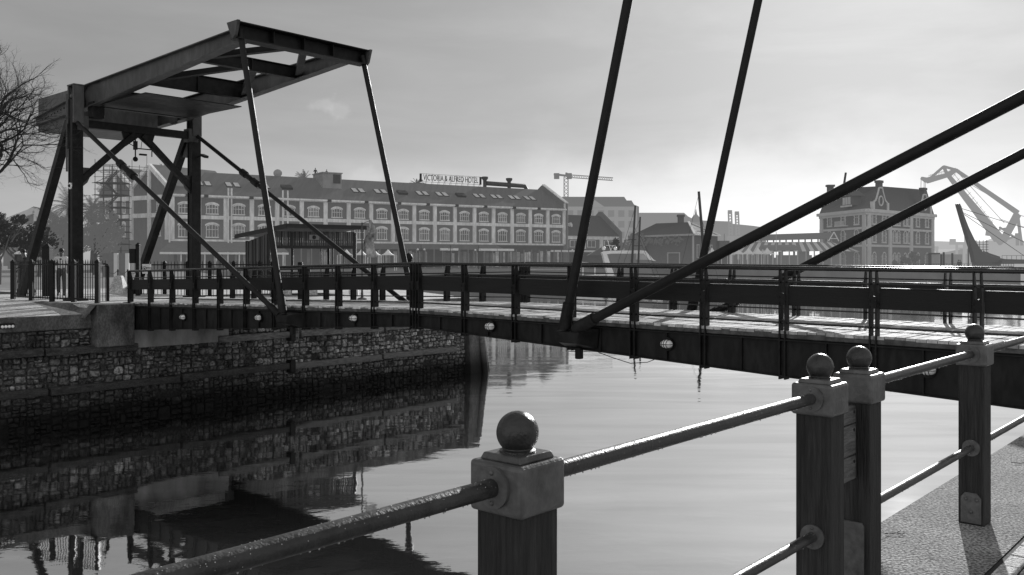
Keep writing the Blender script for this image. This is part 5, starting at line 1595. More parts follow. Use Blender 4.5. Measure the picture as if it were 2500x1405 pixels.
mb = MB(); c = W(1359, 430, D); mb.box(c.x - 1.2, c.x + 1.2, c.y - 1, c.y + 1, c.z - 1.4, c.z + 1.2); mb.build('counterweight', cr_m, tc_)
mb = MB(); c = W(1389, 431, D); mb.box(c.x - 1, c.x + 1.3, c.y - 1, c.y + 1, c.z - 1.2, c.z + 1.4); mb.build('cab', cr_m, tc_)
mb = MB(); mb.bar(W(1382, 432, D), W(1383, 422, D), .9, .9); mb.build('head', cr_m, tc_)
# two hazy dock cranes
pc_m = mat('dock_crane', .2, .8, var=.2, scale=.3, hz=(.62, .52, 40, .42))
for px, top, lab in ((1782, 518, 'hazy dock crane mast, left of the pair behind the striped roof'), (1799, 521, 'hazy dock crane mast, right of the pair behind the striped roof')):
    D = 380; root = thing('dock_crane', lab, 'crane', W(px, 640, D), 'pair of hazy dock cranes')
    mb = MB(); lattice(mb, W(px + 2, 575, D), W(px, top, D), 1.3, 8, .28, (0, 1, 0)); mb.build('jib', pc_m, root)
    mb = MB(); c = W(px + 2, 580, D); mb.box(c.x - 1.6, c.x + 1.6, c.y - 1, c.y + 1, -1, c.z + .6); mb.build('tower', pc_m, root)
    mb = MB(); c = W(px, top + 1, D); mb.box(c.x - .8, c.x + .8, c.y - .6, c.y + .6, c.z - .7, c.z + .9); mb.build('head', pc_m, root)

# ================================================================== hipped house with chimney
hzh = (.36, .12, 13, .23)
hh_w = mat('house_wall', .09, .9, var=.2, scale=.4, hz=hzh); hh_r = mat('house_roof', .055, .8, var=.25, scale=.3, hz=hzh); hh_t = mat('house_trim', .4, .8, var=.1, scale=.5, hz=hzh)
hh_r2 = mat('house_roof_lit', .10, .85, var=.15, scale=.4, hz=(.4, .3, 13, .34), spec=.1)  # sunlit slope painted as a lighter copy of the roof
hs = thing('hipped_house', 'dark low house with hipped roof and one chimney by the moored boats', 'house', gp(1640, 180))
c1 = gp(1693, 170); c0 = gp(1540, 186); c2 = gp(1752, 178); c3 = c0 + (c2 - c1)
hE = EYE + (638 - 572) / F * 170
for p, q, m_, nm in ((c0, c1, hh_w, 'front_wall'), (c1, c2, hh_w, 'side_wall'), (c2, c3, hh_w, 'back_wall'), (c3, c0, hh_w, 'end_wall')):
    mb = MB(); mb.hexa([p, q, q + Vector((0, .3, 0)), p + Vector((0, .3, 0))] + [x + Vector((0, 0, hE)) for x in (p, q, q + Vector((0, .3, 0)), p + Vector((0, .3, 0)))]); mb.build(nm, m_, hs)
def ov(p, k=1.06): ctr = (c0 + c2) / 2; r = ctr + (p - ctr) * k; r.z = hE - .1; return r
rl, rr_ = W(1602, 546, 186), W(1681, 543, 179)
mb = MB(); mb.add([ov(c0), ov(c1), ov(c2), ov(c3), rl, rr_], [(0, 1, 5, 4), (2, 3, 4, 5), (3, 0, 4)]); mb.build('roof', hh_r, hs)
mb = MB(); mb.add([ov(c1) + Vector((0, 0, .02)), ov(c2) + Vector((0, 0, .02)), rr_ + Vector((0, 0, .02))], [(0, 1, 2)]); mb.build('roof_slope', hh_r2, hs)
mb = MB(); mb.bar(ov(c1) + Vector((0, 0, .1)), rr_ + Vector((0, 0, .12)), .4, .2); mb.bar(ov(c2) + Vector((0, 0, .1)), rr_ + Vector((0, 0, .12)), .3, .2); mb.bar(ov(c1), ov(c2), .3, .25); mb.build('hip_cap', h_white, hs)
mb = MB(); mb.bar(ov(c0), ov(c1), .3, .35); mb.build('eave', hh_t, hs)
c = W(1662, 545, 184); mb = MB(); mb.box(c.x - .55, c.x + .55, c.y - .55, c.y + .55, c.z - 1, c.z + 1.25); mb.box(c.x - .7, c.x + .7, c.y - .7, c.y + .7, c.z + 1.25, c.z + 1.7); mb.build('chimney', hh_w, hs)
for t in (.16, .70):
    p = c1 + (c2 - c1) * t; mb = MB(); d = (c2 - c1).normalized(); n_ = Vector((d.y, -d.x, 0))
    mb.bar(p + n_ * .1 + Vector((0, 0, 2.2)), p + n_ * .1 + Vector((0, 0, 4.8)), 1.1, .12, up=n_); w_ = mb.build('window', hh_t, hs)
    mb = MB(); mb.bar(p + n_ * .18 + Vector((0, 0, 2.4)), p + n_ * .18 + Vector((0, 0, 4.6)), .6, .08, up=n_); mb.build('pane', h_glass, w_)
d = (c1 - c0).normalized(); n_ = Vector((d.y, -d.x, 0))
p = c0 + (c1 - c0) * .62 + n_ * .15
for a, b in ((p + Vector((0, 0, 0)), p + Vector((0, 0, 3.2))), (p + d * 3.4, p + d * 3.4 + Vector((0, 0, 3.2))), (p + Vector((0, 0, 3.2)), p + d * 3.4 + Vector((0, 0, 3.2)))):
    mb = MB(); mb.bar(a, b, .28, .2); mb.build('gate_frame', hh_t, hs)
mb = MB(); q = c1 + n_ * .1; mb.bar(q, q + Vector((0, 0, hE - .3)), .6, .3); mb.build('corner_trim', hh_t, hs)
# foliage on its wall
rd = random.Random(31)
cr = thing('climbing_plant', 'hazy creeper hanging along the eaves of the hipped house', 'plant', c0 + (c1 - c0) * .3)
mb = MB()
for t in [i / 26 for i in range(24)]:
    q = c0 + (c1 - c0) * (t * .95) + n_ * .5; leaves(mb, (q.x, q.y, hE - .8 - (t < .3) * rd.uniform(0, 2.5) - rd.uniform(0, .8)), (.9, .5, .8), 60, .18, rd, clumps=4)
mb.build('foliage', lv3, cr)
tree('dark round shrub tree between the lower gabled building and the hipped house', gp(1497, 196), 5.8, (2.0, 2.0, 2.1), 1500, .24, leaf_mat('mid_leaves', .03, (.28, .2, 8, .17)), tr1, 15, group='trees by the hipped house')
tree('hazy bushy tree against the left end of the hipped house', gp(1545, 181), 6.2, (3.0, 2.0, 2.6), 1800, .26, lv3, tr1, 16, group='trees by the hipped house')

# small pitched stall roof beside the boat, dark water tank on the right
st = thing('stall', 'small hazy stall with pitched roof behind the white motor boat', 'stall', gp(1478, 190))
c = gp(1480, 190); mb = MB(); mb.add([(c.x - 4, 188, 2.8), (c.x + 3.2, 188, 2.8), (c.x - .5, 190, 4.8), (c.x - 4, 192, 2.8), (c.x + 3.2, 192, 2.8)], [(0, 1, 2), (1, 4, 2), (4, 3, 2), (3, 0, 2)]); mb.build('roof', h_roof2, st)
mb = MB(); mb.box(c.x - 3.6, c.x + 2.8, 188.4, 191.6, 0, 2.7); mb.build('wall', h_dark, st)
c = W(1767, 640, 178); mb = MB(); mb.box(c.x - 1.1, c.x + .9, c.y - 1, c.y + 1, 0, 5.6); mb.tube([(c.x + .1, c.y, 5.6), (c.x + .1, c.y, 7.0)], .05, 5)
mb.build('plant_room', hh_w, label='small dark flat-topped cabin right of the hipped house', cat='cabin')

# ================================================================== boats
hull_m = mat('boat_white', .8, .35, var=.06, scale=1, hz=(.16, .14, 8, .3)); boat_glass = mat('boat_window', .05, .2, var=.5, scale=.8, hz=(.5, .5, 8, .19)); mast_m = mat('mast_dark', .03, .5, var=.2, scale=2, hz=(.1, .1, 30, .15))
def yacht(label, px0, px1, D, H):
    a = W(px0, 690, D); b = W(px1, 690, D); L = (b.x - a.x); x0 = a.x
    root = thing('motor_boat', label, 'boat', Vector(((a.x + b.x) / 2, D, ZW)), 'boats moored in the basin')
    secs = []
    for t, w, zt, zk in ((-.12, 1.5, .9, -.2), (.1, 1.9, .95, -.35), (.5, 2.0, 1.15, -.4), (.85, 1.6, 1.5, -.35), (1.1, .9, 1.85, -.2), (1.28, .05, 2.15, .6)):
        x = x0 + L * t; secs.append([(x, D - w, ZW + zt), (x, D - w * .85, ZW + .1), (x, D, ZW + zk), (x, D + w * .85, ZW + .1), (x, D + w, ZW + zt)])
    mb = MB(); v = [p for s in secs for p in s]; f = []
    for i in range(len(secs) - 1):
        for k in range(4): f.append((i * 5 + k, i * 5 + k + 1, (i + 1) * 5 + k + 1, (i + 1) * 5 + k))
        f.append((i * 5 + 4, i * 5, (i + 1) * 5, (i + 1) * 5 + 4))
    f.append((0, 1, 2, 3, 4)); mb.add(v, f); mb.build('hull', hull_m, root, smooth=True)
    zt = H; zb = ZW + 1.0
    mb = MB()
    mb.prism([(x0 + L * t, D - 1.35, z) for t, z in ((.0, zt - .35), (.06, zt - .1), (.25, zt), (.80, zt + .05), (.90, zt - .02), (1.06, zt - 1.45), (1.12, zt - 1.75), (.98, zt - 1.55), (.86, zt - .5), (.2, zt - .5), (.1, zt - .6), (.3, zb + .6), (.3, zb), (.17, zb), (.02, zt - .7))], (0, 2.7, 0)); mb.build('cabin_roof', hull_m, root)
    mb = MB(); mb.prism([(x0 + L * t, D - 1.30, z) for t, z in ((.12, zt - .55), (.86, zt - .45), (1.02, zt - 1.6), (1.04, zb), (.3, zb))], (0, 2.6, 0)); g = mb.build('cabin_window', boat_glass, root)
    mb = MB(); mb.prism([(x0 + L * t, D - 1.33, z) for t, z in ((.70, zt - .24), (.84, zt - .24), (1.0, zt - 1.55), (.70, zt - 1.5))], (0, .02, 0)); mb.build('windscreen', mat('screen_pale', .3, .2, var=.3, scale=1, hz=(.4, .35, 8, .3)), g)
    mb = MB(); mb.sphere((x0 + L * .05, D, zt + .4), .34, 12, 8); mb.sphere((x0 + L * .30, D + .4, zt + .4), .32, 12, 8); mb.build('radar_dome', hull_m, root, smooth=True)
    mb = MB(); mb.tube([(x0 + L * .2, D, zt), (x0 + L * .13, D, zt + 1.8)], .06, 5); mb.tube([(x0 + L * .1, D, zt + .9), (x0 + L * .26, D, zt + .8)], .05, 5); mb.tube([(x0 + L * .2, D, zt), (x0 + L * .24, D, zt + .9), (x0 + L * .30, D, zt + .9)], .04, 5); mb.build('aerial_mast', hull_m, root)
    mb = MB(); mb.bar((x0 - L * .1, D - 1.55, ZW + 1.45), (x0 + L * 1.2, D - .6, ZW + 2.4), .04, .05); mb.build('guard_rail', hull_m, root)
    return root
yacht('white motor boat with wraparound dark windows moored behind the bridge', 1468, 1585, 152, 3.35)
# small dinghy-type launch left of it
c = W(1440, 640, 158); root = thing('motor_boat', 'small low white launch left of the larger motor boat', 'boat', Vector((c.x, 158, ZW)), 'boats moored in the basin')
mb = MB(); mb.hexa([(c.x - 2.2, 157.2, ZW - .2), (c.x + 1.6, 157.4, ZW - .2), (c.x + 1.6, 158.6, ZW - .2), (c.x - 2.2, 158.8, ZW - .2), (c.x - 2.4, 157, ZW + 2.3), (c.x + 2.8, 157.6, ZW + 2.6), (c.x + 2.8, 158.4, ZW + 2.6), (c.x - 2.4, 159, ZW + 2.3)]); mb.build('hull', hull_m, root, bev=.1)
mb = MB(); mb.hexa([(c.x - 1.5, 157.3, ZW + 4.6), (c.x + 1.9, 157.3, ZW + 4.35), (c.x + 1.9, 158.7, ZW + 4.35), (c.x - 1.5, 158.7, ZW + 4.6), (c.x - 1.4, 157.3, ZW + 4.75), (c.x + 1.6, 157.3, ZW + 4.5), (c.x + 1.6, 158.7, ZW + 4.5), (c.x - 1.4, 158.7, ZW + 4.75)])
for dx in (-1.2, .9):
    for y in (157.5, 158.5): mb.tube([(c.x + dx, y, ZW + 2.3), (c.x + dx, y, ZW + 4.6)], .05, 5)
mb.build('canopy', hull_m, root)
# small craft and a pontoon nearer the basin edge
for k, (px, D, L) in enumerate(((1742, 128, 5.0), (1665, 140, 4.4), (1790, 146, 4.0))):
    c = W(px, 640, D); root = thing('rowing_boat', ['small white open boat right of the far stay foot in the basin', 'small white open boat before the wall of the hipped house', 'small white open boat left of the pointed tents row'][k], 'boat', Vector((c.x, D, ZW)), 'small open boats in the basin')
    mb = MB(); secs = []
    for t, w, z in ((0, .7, .75), (.35, .95, .7), (.75, .75, .85), (1, .04, 1.15)):
        x = c.x - L / 2 + L * t; secs += [(x, D - w, ZW + z), (x, D - w * .6, ZW - .1), (x, D + w * .6, ZW - .1), (x, D + w, ZW + z)]
    f = [(0, 1, 2, 3)]
    for i in range(3):
        for q in range(3): f.append((i * 4 + q, i * 4 + q + 1, i * 4 + 5 + q, i * 4 + 4 + q))
    mb.add(secs, f); mb.build('hull', hull_m, root)
    mb = MB(); mb.bar((c.x - L * .1, D - .85, ZW + .62), (c.x - L * .1, D + .85, ZW + .62), .3, .06); mb.bar((c.x + L * .18, D - .8, ZW + .66), (c.x + L * .18, D + .8, ZW + .66), .3, .06); mb.build('thwart', hh_t, root)
    mb = MB(); mb.box(c.x - L / 2 - .25, c.x - L / 2 + .05, D - .2, D + .2, ZW + .3, ZW + 1.2); mb.build('outboard_motor', h_metal, root)
def sailboat(label, D, L, masts, cx):
    root = thing('sailing_boat', label, 'sailing boat', Vector((cx, D, ZW)), 'sailing boats with bare masts')
    secs = []
    for t, w, zt in ((0, .9, 1.0), (.3, 1.3, .9), (.6, 1.2, 1.0), (.85, .7, 1.2), (1, .03, 1.4)):
        x = cx - L / 2 + L * t; secs.append([(x, D - w, ZW + zt), (x, D, ZW - .3), (x, D + w, ZW + zt)])
    mb = MB(); v = [p for s in secs for p in s]; f = []
    for i in range(4):
        f += [(i * 3, i * 3 + 1, i * 3 + 4, i * 3 + 3), (i * 3 + 1, i * 3 + 2, i * 3 + 5, i * 3 + 4), (i * 3 + 2, i * 3, i * 3 + 3, i * 3 + 5)]
    mb.add(v, f + [(0, 1, 2)]); mb.build('hull', hull_m, root)
    for foot, top, r in masts:
        f0 = Vector(foot); f0.z = ZW + .8; d = Vector(top) - Vector(foot); k = (Vector(top).z - f0.z) / max(.1, d.z)
        f0 = Vector(top) - d * k
        mb = MB(); mb.tube([f0, Vector(top)], [r, r * .8], 8); m_ = mb.build('mast', mast_m, root, smooth=True)
        mb = MB(); t = Vector(top)
        for q, hfrac in ((-.36, .98), (.34, .75)): mb.tube([t + (f0 - t) * (1 - hfrac), Vector((t.x + q * L, D, ZW + 1.2))], .022 * max(1, D / 120), 4)
        mb.tube([t + (f0 - t) * .42 + Vector((-.9, 0, 0)), t + (f0 - t) * .42 + Vector((.5, 0, 0))], .05, 4)
        mb.build('rigging', mast_m, m_)
    return root
sailboat('sailing boat with two bare raked masts left of the hipped house', 150, 11, [(W(1546, 590, 150), W(1551, 503, 150), .2), (W(1561, 580, 150), W(1563, 530, 150), .17)], W(1556, 600, 150).x)
sailboat('sailing boat with one tall bare mast in front of the hipped house', 148, 10, [(W(1716, 590, 148), W(1706, 468, 148), .27)], W(1722, 600, 148).x)
mb = MB(); c = W(2066, 640, 205); mb.tube([(c.x - .2, 214, 0), W(2065, 422, 214)], [.35, .26], 8)
mb.build('mast_pole', mast_m, label='bare mast tip rising behind the roof of the brick harbour building', cat='mast', smooth=True)

# ================================================================== striped pavilion
pv = thing('pavilion', 'low market pavilion with striped skirt roof and raised upper roof', 'pavilion', gp(1930, 178))
hzp = (.44, .36, 12, .27)
pv_r = mat('pavilion_roof', .09, .8, var=.2, scale=.5, hz=hzp); pv_l = mat('stripe_light', .75, .7, var=.1, scale=.5, hz=hzp); pv_d = mat('stripe_dark', .12, .8, var=.15, scale=.5, hz=hzp); pv_w = mat('pavilion_post', .35, .8, var=.2, scale=.5, hz=hzp)
a0, a1 = W(1812, 592, 188), W(2026, 591, 180); b0, b1 = W(1790, 617, 182), W(2052, 613, 174)
n = 26
for k in range(n):
    mb = MB(); t0, t1 = k / n, (k + 1) / n
    mb.add([b0 + (b1 - b0) * t0, b0 + (b1 - b0) * t1, a0 + (a1 - a0) * t1, a0 + (a1 - a0) * t0], [(0, 1, 2, 3)]); mb.build('roof_stripe', pv_l if k % 2 else pv_d, pv)
e1 = W(2115, 616, 186)
for k in range(5):
    mb = MB(); t0, t1 = k / 5, (k + 1) / 5; mb.add([b1 + (e1 - b1) * t0, b1 + (e1 - b1) * t1, a1 + (W(2052, 597, 187) - a1) * t1, a1 + (W(2052, 597, 187) - a1) * t0], [(0, 1, 2, 3)]); mb.build('roof_stripe', pv_l if k % 2 else pv_d, pv)
u0, u1, w0, w1 = W(1821, 574, 188), W(2037, 567, 180), W(1814, 588, 187.2), W(2029, 583, 179.4)
bk_ = Vector((1.2, 3.2, 0))
mb = MB(); mb.add([w0, w1, u1 + bk_ * .5, u0 + bk_ * .5, w1 + bk_, w0 + bk_], [(0, 1, 2, 3), (3, 2, 4, 5), (0, 3, 5), (1, 4, 2)]); mb.build('upper_roof', pv_r, pv)
g0 = W(2036, 567, 179.2)
mb = MB(); mb.bar(g0, g0 + Vector((-1.1, 0, -1.8)), .16); mb.bar(g0, g0 + Vector((1.1, .4, -1.8)), .16); mb.bar(g0 + Vector((-.8, 0, -1.3)), g0 + Vector((.8, .3, -1.3)), .12); mb.build('gable_frame', pv_l, pv)
for k in range(15):
    t = k / 14; p, q = w0 + (w1 - w0) * t, a0 + (a1 - a0) * t; mb = MB(); mb.bar(p, Vector((p.x, p.y, q.z)), .3, .2); mb.build('clerestory_post', pv_r, pv)
for k in range(14):
    t = k / 13; p = b0 + (b1 - b0) * t; mb = MB(); mb.bar((p.x, p.y + .3, 0), (p.x, p.y + .3, p.z), .2); mb.build('post', pv_w, pv)
q0, q1 = b0 + Vector((.5, 2, 0)), b1 + Vector((.5, 2, 0)); rd = random.Random(17); t = 0.0
while t < 1:
    w = rd.uniform(.012, .035); qa, qb = q0 + (q1 - q0) * t, q0 + (q1 - q0) * min(1, t + w * rd.uniform(.75, 1.05))
    z1 = rd.choice([1.9, 2.3, 2.8, 3.6, 3.6, 3.6]); mb = MB(); mb.hexa([(qa.x, qa.y, 0), (qb.x, qb.y, 0), (qb.x, qb.y + .6, 0), (qa.x, qa.y + .6, 0), (qa.x, qa.y, z1), (qb.x, qb.y, z1), (qb.x, qb.y + .6, z1), (qa.x, qa.y + .6, z1)]); mb.build('screen_panel', pv_d, pv)
    t += w
c0_, c1_ = W(1862, 605, 181.5), W(1942, 604, 178.8)
mb = MB(); mb.hexa([c0_ + Vector((0, -1.5, -.6)), c1_ + Vector((0, -1.5, -.6)), c1_ + Vector((0, .8, -.4)), c0_ + Vector((0, .8, -.4)), c0_ + Vector((0, -1.5, .1)), c1_ + Vector((0, -1.5, .1)), c1_ + Vector((0, .8, .5)), c0_ + Vector((0, .8, .5))]); mb.build('awning_box', pv_d, pv)
mb = MB(); p = W(1895, 640, 176); mb.tube([(p.x, 176, 0), W(1895, 566, 176)], .06, 6); mb.build('flag_mast', pv_w, pv)

# ================================================================== brick harbour building
hzb = (.50, .16, 17, .235)
pb_w = mat('brick_hazy', .10, .9, var=.2, scale=.4, hz=hzb); pb_t = mat('brick_trim', .58, .8, var=.12, scale=.5, hz=hzb); pb_r = mat('brick_roof', .065, .7, var=.2, scale=.35, hz=hzb); pb_g = mat('brick_pane', .02, .3, var=.4, scale=1, hz=hzb)
pb = thing('harbour_building', 'ornate hazy brick harbour building with gables and tall chimneys at right', 'building', gp(2130, 196))
k1 = gp(2117, 180); k0 = gp(2003, 199); k2 = gp(2278, 202); k3 = k0 + (k2 - k1)
ZC = EYE + (638 - 512) / F * 180
def face(p, q): d = (q - p); L = d.length; d.normalize(); n = Vector((d.y, -d.x, 0)); return Matrix(((d.x, -n.x, 0, p.x), (d.y, -n.y, 0, p.y), (0, 0, 1, 0), (0, 0, 0, 1))), L
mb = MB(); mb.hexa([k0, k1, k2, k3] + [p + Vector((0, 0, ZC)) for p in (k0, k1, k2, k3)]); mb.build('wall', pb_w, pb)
TL, LL = face(k0, k1); TR, LR = face(k1, k2)
s1_, s2_ = EYE + (638 - 557) / F * 182, EYE + (638 - 600) / F * 182
for T, L in ((TL, LL), (TR, LR)):
    mb = MB(T)
    mb.box(-.5, L + .5, -.7, .05, ZC - .5, ZC + .15); mb.box(-.2, L + .2, -.3, .05, ZC - 1.0, ZC - .5)
    for z in (s1_, s2_): mb.box(-.1, L + .1, -.22, .05, z - .25, z + .2)
    mb.build('cornice', pb_t, pb)
for T, xs in ((TL, (.3, LL - 1.3)), (TR, (.2, LR * .30, LR * .62, LR - 1.0))):
    for x in xs: mb = MB(T); mb.box(x - .15, x + 1.05, -.3, .05, 0, ZC - .9); mb.build('pilaster', pb_t, pb)
def wdw(T, x, z, w, h):
    mb = MB(T); n = 8
    mb.box(x - w / 2 - .28, x - w / 2, -.16, .02, z, z + h); mb.box(x + w / 2, x + w / 2 + .28, -.16, .02, z, z + h); mb.box(x - w / 2 - .4, x + w / 2 + .4, -.2, .02, z - .3, z)
    for k in range(n):
        a, b = math.pi * k / n, math.pi * (k + 1) / n
        for rr0, rr1 in ((w / 2, w / 2 + .28),):
            mb.add([(x + rr0 * math.cos(a), -.16, z + h + rr0 * .6 * math.sin(a)), (x + rr1 * math.cos(a), -.16, z + h + rr1 * .7 * math.sin(a)), (x + rr1 * math.cos(b), -.16, z + h + rr1 * .7 * math.sin(b)), (x + rr0 * math.cos(b), -.16, z + h + rr0 * .6 * math.sin(b))], [(0, 1, 2, 3)])
    for q in range(3): mb.box(x - w / 2 - .42, x - w / 2 - .2, -.18, .02, z + h * (q + .2) / 3, z + h * (q + .6) / 3); mb.box(x + w / 2 + .2, x + w / 2 + .42, -.18, .02, z + h * (q + .2) / 3, z + h * (q + .6) / 3)
    fr = mb.build('window', pb_t, pb)
    mb = MB(T); mb.poly([(x - w / 2, -.05, z), (x + w / 2, -.05, z)] + [(x + w / 2 * math.cos(math.pi * k / n), -.05, z + h + w * .3 * math.sin(math.pi * k / n)) for k in range(n + 1)]); mb.build('pane', pb_g, fr)
    mb = MB(T); mb.box(x - .04, x + .04, -.09, -.04, z, z + h + .1); mb.box(x - w / 2, x + w / 2, -.09, -.04, z + h * .6, z + h * .6 + .08); mb.build('sash', pb_t, fr)
for row, (z, h) in enumerate(((s1_ + .9, 2.1), (s2_ + .8, 2.0), (.7, 2.2))):
    for t in (.22, .52, .80): wdw(TL, LL * t, z, 1.25 if row < 2 else 1.4, h)
    for t in (.09, .23, .38, .44, .54, .60, .74, .89): wdw(TR, LR * t, z, 1.2 if t not in (.38, .44, .54, .60) else .95, h)
# balcony on the left face
mb = MB(TL); mb.box(LL * .52 - 1.9, LL * .52 + 1.9, -1.1, 0, s1_ + .55, s1_ + .75)
for k in range(13): x = LL * .52 - 1.8 + k * .3; mb.box(x - .04, x + .04, -1.05, -.97, s1_ + .75, s1_ + 1.5)
mb.box(LL * .52 - 1.85, LL * .52 + 1.85, -1.08, -.95, s1_ + 1.5, s1_ + 1.62); mb.build('balcony', pb_t, pb)
# roof
ZR = ZC + 5.0
rA = (k0 + k3) / 2 * .5 + (k1 + k2) / 2 * .5
def inset(p, k, z): ctr = (k0 + k2) / 2; r = ctr + (p - ctr) * k; r.z = z; return r
e = [inset(p, 1.02, ZC + .15) for p in (k0, k1, k2, k3)]
m0, m1_ = (k0 + k1) / 2, (k3 + k2) / 2
f0 = m0 + (m1_ - m0) * .10; f1_ = m0 + (m1_ - m0) * .97; f0.z = f1_.z = ZR
f0 = W(2025, 461, 203); f0b = W(2148, 455, 192); fb = W(2170, 466, 199); fc = W(2262, 464, 209)
mb = MB()
back0 = e[3].copy()
mb.add([e[0], e[1], f0b, f0, e[2], fc, e[3]], [(0, 1, 2, 3), (1, 4, 5, 2), (0, 3, 6), (3, 2, 5, 6), (4, 6, 5)]); mb.build('roof', pb_r, pb)
def gable(T, x, w, h):
    mb = MB(T)
    P_ = [(x - w / 2, 0, ZC), (x + w / 2, 0, ZC), (x + w / 2, 0, ZC + h * .28), (x + w * .40, 0, ZC + h * .38), (x + w * .30, 0, ZC + h * .45), (x + w * .16, 0, ZC + h * .8), (x + w * .1, 0, ZC + h), (x - w * .1, 0, ZC + h), (x - w * .16, 0, ZC + h * .8), (x - w * .30, 0, ZC + h * .45), (x - w * .40, 0, ZC + h * .38), (x - w / 2, 0, ZC + h * .28)]
    mb.prism([(a, -.35, c) for a, b, c in P_], (0, .6, 0)); g = mb.build('gable', pb_w, pb)
    mb = MB(T); loop = P_[2:] + []
    for p, q in zip(loop, loop[1:]): mb.bar((p[0], -.4, p[2]), (q[0], -.4, q[2]), .22, .3)
    mb.tube([(x + .95 * math.cos(a), -.45, ZC + h * .42 + .95 * math.sin(a)) for a in [2 * math.pi * k / 16 for k in range(17)]], .16, 6)
    for dx in (-w * .46, w * .46): mb.box(x + dx - .4, x + dx + .4, -.55, .1, ZC, ZC + h * .36)
    mb.build('gable_trim', pb_t, g)
    mb = MB(T); mb.lathe((x, -.4, 0), [(.1, 0), (.1, .01)], 6) if False else mb.prism([(x + .85 * math.cos(a), -.38, ZC + h * .42 + .85 * math.sin(a)) for a in [2 * math.pi * k / 16 for k in range(16)]], (0, .02, 0)); mb.build('round_window', pb_g, g)
    mb = MB(T); mb.box(x - w * .10, x + w * .10, -.5, .4, ZC + h, ZC + h + 1.0); mb.box(x - w * .13, x + w * .13, -.6, .5, ZC + h + 1.0, ZC + h + 1.5); mb.build('chimney', pb_w, g)
gable(TR, LR * .16, 7.0, 4.6); gable(TR, LR * .83, 7.0, 4.3)
for c, z in ((W(2027, 460, 203), 1.7), (W(2172, 468, 200), 1.0)):
    mb = MB(); mb.box(c.x - .62, c.x + .62, c.y - .5, c.y + .5, c.z - 2.2, c.z + .3); mb.box(c.x - .85, c.x + .85, c.y - .7, c.y + .7, c.z + .3, c.z + .75); mb.build('chimney', pb_w, pb)
mb = MB(TL); x = LL * .56
mb.box(x - 1.9, x + 1.9, .3, 2.5, ZC + 1.3, ZC + 3.3); mb.prism([(x - 2.4, .1, ZC + 3.2), (x + 2.4, .1, ZC + 3.2), (x, .1, ZC + 4.4)], (0, 3, 0)); d_ = mb.build('dormer', pb_w, pb)
mb = MB(TL)
for q in (-1.1, 0, 1.1): mb.box(x + q - .42, x + q + .42, .2, .32, ZC + 1.5, ZC + 3.0)
mb.box(x - 2.1, x + 2.1, .0, .3, ZC + 1.0, ZC + 1.35); mb.build('dormer_window', pb_t, d_)
c = W(2190, 505, 199.5); mb = MB(); mb.hexa([c + Vector((-1.2, -.6, -.8)), c + Vector((1.4, .6, -.8)), c + Vector((1.2, 1.4, .9)), c + Vector((-.9, .2, 1.2)), c + Vector((-1.2, -.8, -.7)), c + Vector((1.4, .4, -.7)), c + Vector((.9, 1.2, 1.0)), c + Vector((-.9, 0, 1.3))]); mb.build('roof_window', h_white, pb)
mb = MB(); mb.lathe((gp(2288, 196).x, 196, 0), [(.0001, 0), (.0001, .001)], 3) if False else mb.box(gp(2281, 197).x, gp(2290, 197).x, 196, 200, 0, 3.4); mb.build('lean_to', hh_w, pb)
for k in range(5):
    px = 2206 + (k % 3) * 14 + k * 2
    tree(['dark shrub second from left at the foot of the brick harbour building', 'low dark shrub just left of the tallest one before the brick harbour building', 'tallest dark shrub before the brick harbour building', 'smallest leftmost dark shrub at the foot of the brick harbour building', 'rightmost dark shrub before the brick harbour building'][k], gp([2205, 2218, 2228, 2190, 2236][k], 172), [2.4, 2.0, 3.2, 1.4, 2.6][k], (.9, .8, .8), 300, .22, lv3, tr1, 40 + k, group='shrubs before the harbour building', trunk_r=.06)
# promenade railing and clutter on the right quay
pr_m = mat('quay_clutter', .05, .7, var=.4, scale=1, hz=(.22, .2, 6, .26))
pr = thing('promenade_railing', 'thin hazy railing along the far right quay edge', 'railing', gp(2310, 166))
mb = MB()
r0, r1 = gp(2230, 166), gp(2475, 164)
for k in range(40): p = r0 + (r1 - r0) * k / 39; mb.bar(p, p + Vector((0, 0, 1.1)), .06)
for z in (1.1, .6): mb.bar(r0 + Vector((0, 0, z)), r1 + Vector((0, 0, z)), .06)
mb.build('rail', pr_m, pr)
for px, h, lab in ((2298, 2.9, 'dark quay post left of the pale hut on the far right quay'), (2304, 3.3, 'taller dark quay post beside the pale hut on the far right quay'), (2325, 3.1, 'dark quay post in front of the pale hut on the far right quay')):
    mb = MB(); p = gp(px, 170); mb.tube([p, p + Vector((0, 0, h))], .18, 6); mb.build('quay_post', pr_m, label=lab, cat='post', group='dark posts on the far right quay')
mb = MB(); p = gp(2320, 173); mb.box(p.x - 2.2, p.x + 2.3, p.y, p.y + 3, 0, 2.9); mb.build('quay_hut', mat('hut_pale', .22, .8, var=.2, scale=1, hz=(.4, .3, 5, .38)), label='pale square hut standing behind the dark quay posts at far right', cat='hut')
rd = random.Random(77)
for k, px in enumerate((2340, 2344)):
    p = gp(px, 168); p.z = .0
    person(['person in dark clothes on the far right quay, left of the two', 'person in dark clothes on the far right quay, right of the two'][k], p, R(20 - 50 * k), 1.8, .02, pr_m, pr_m, pr_m, (((.26, 0, 1.14), (.27, -.05, .9)), ((.26, 0, 1.14), (.27, -.05, .9))), group='people on the far right quay')

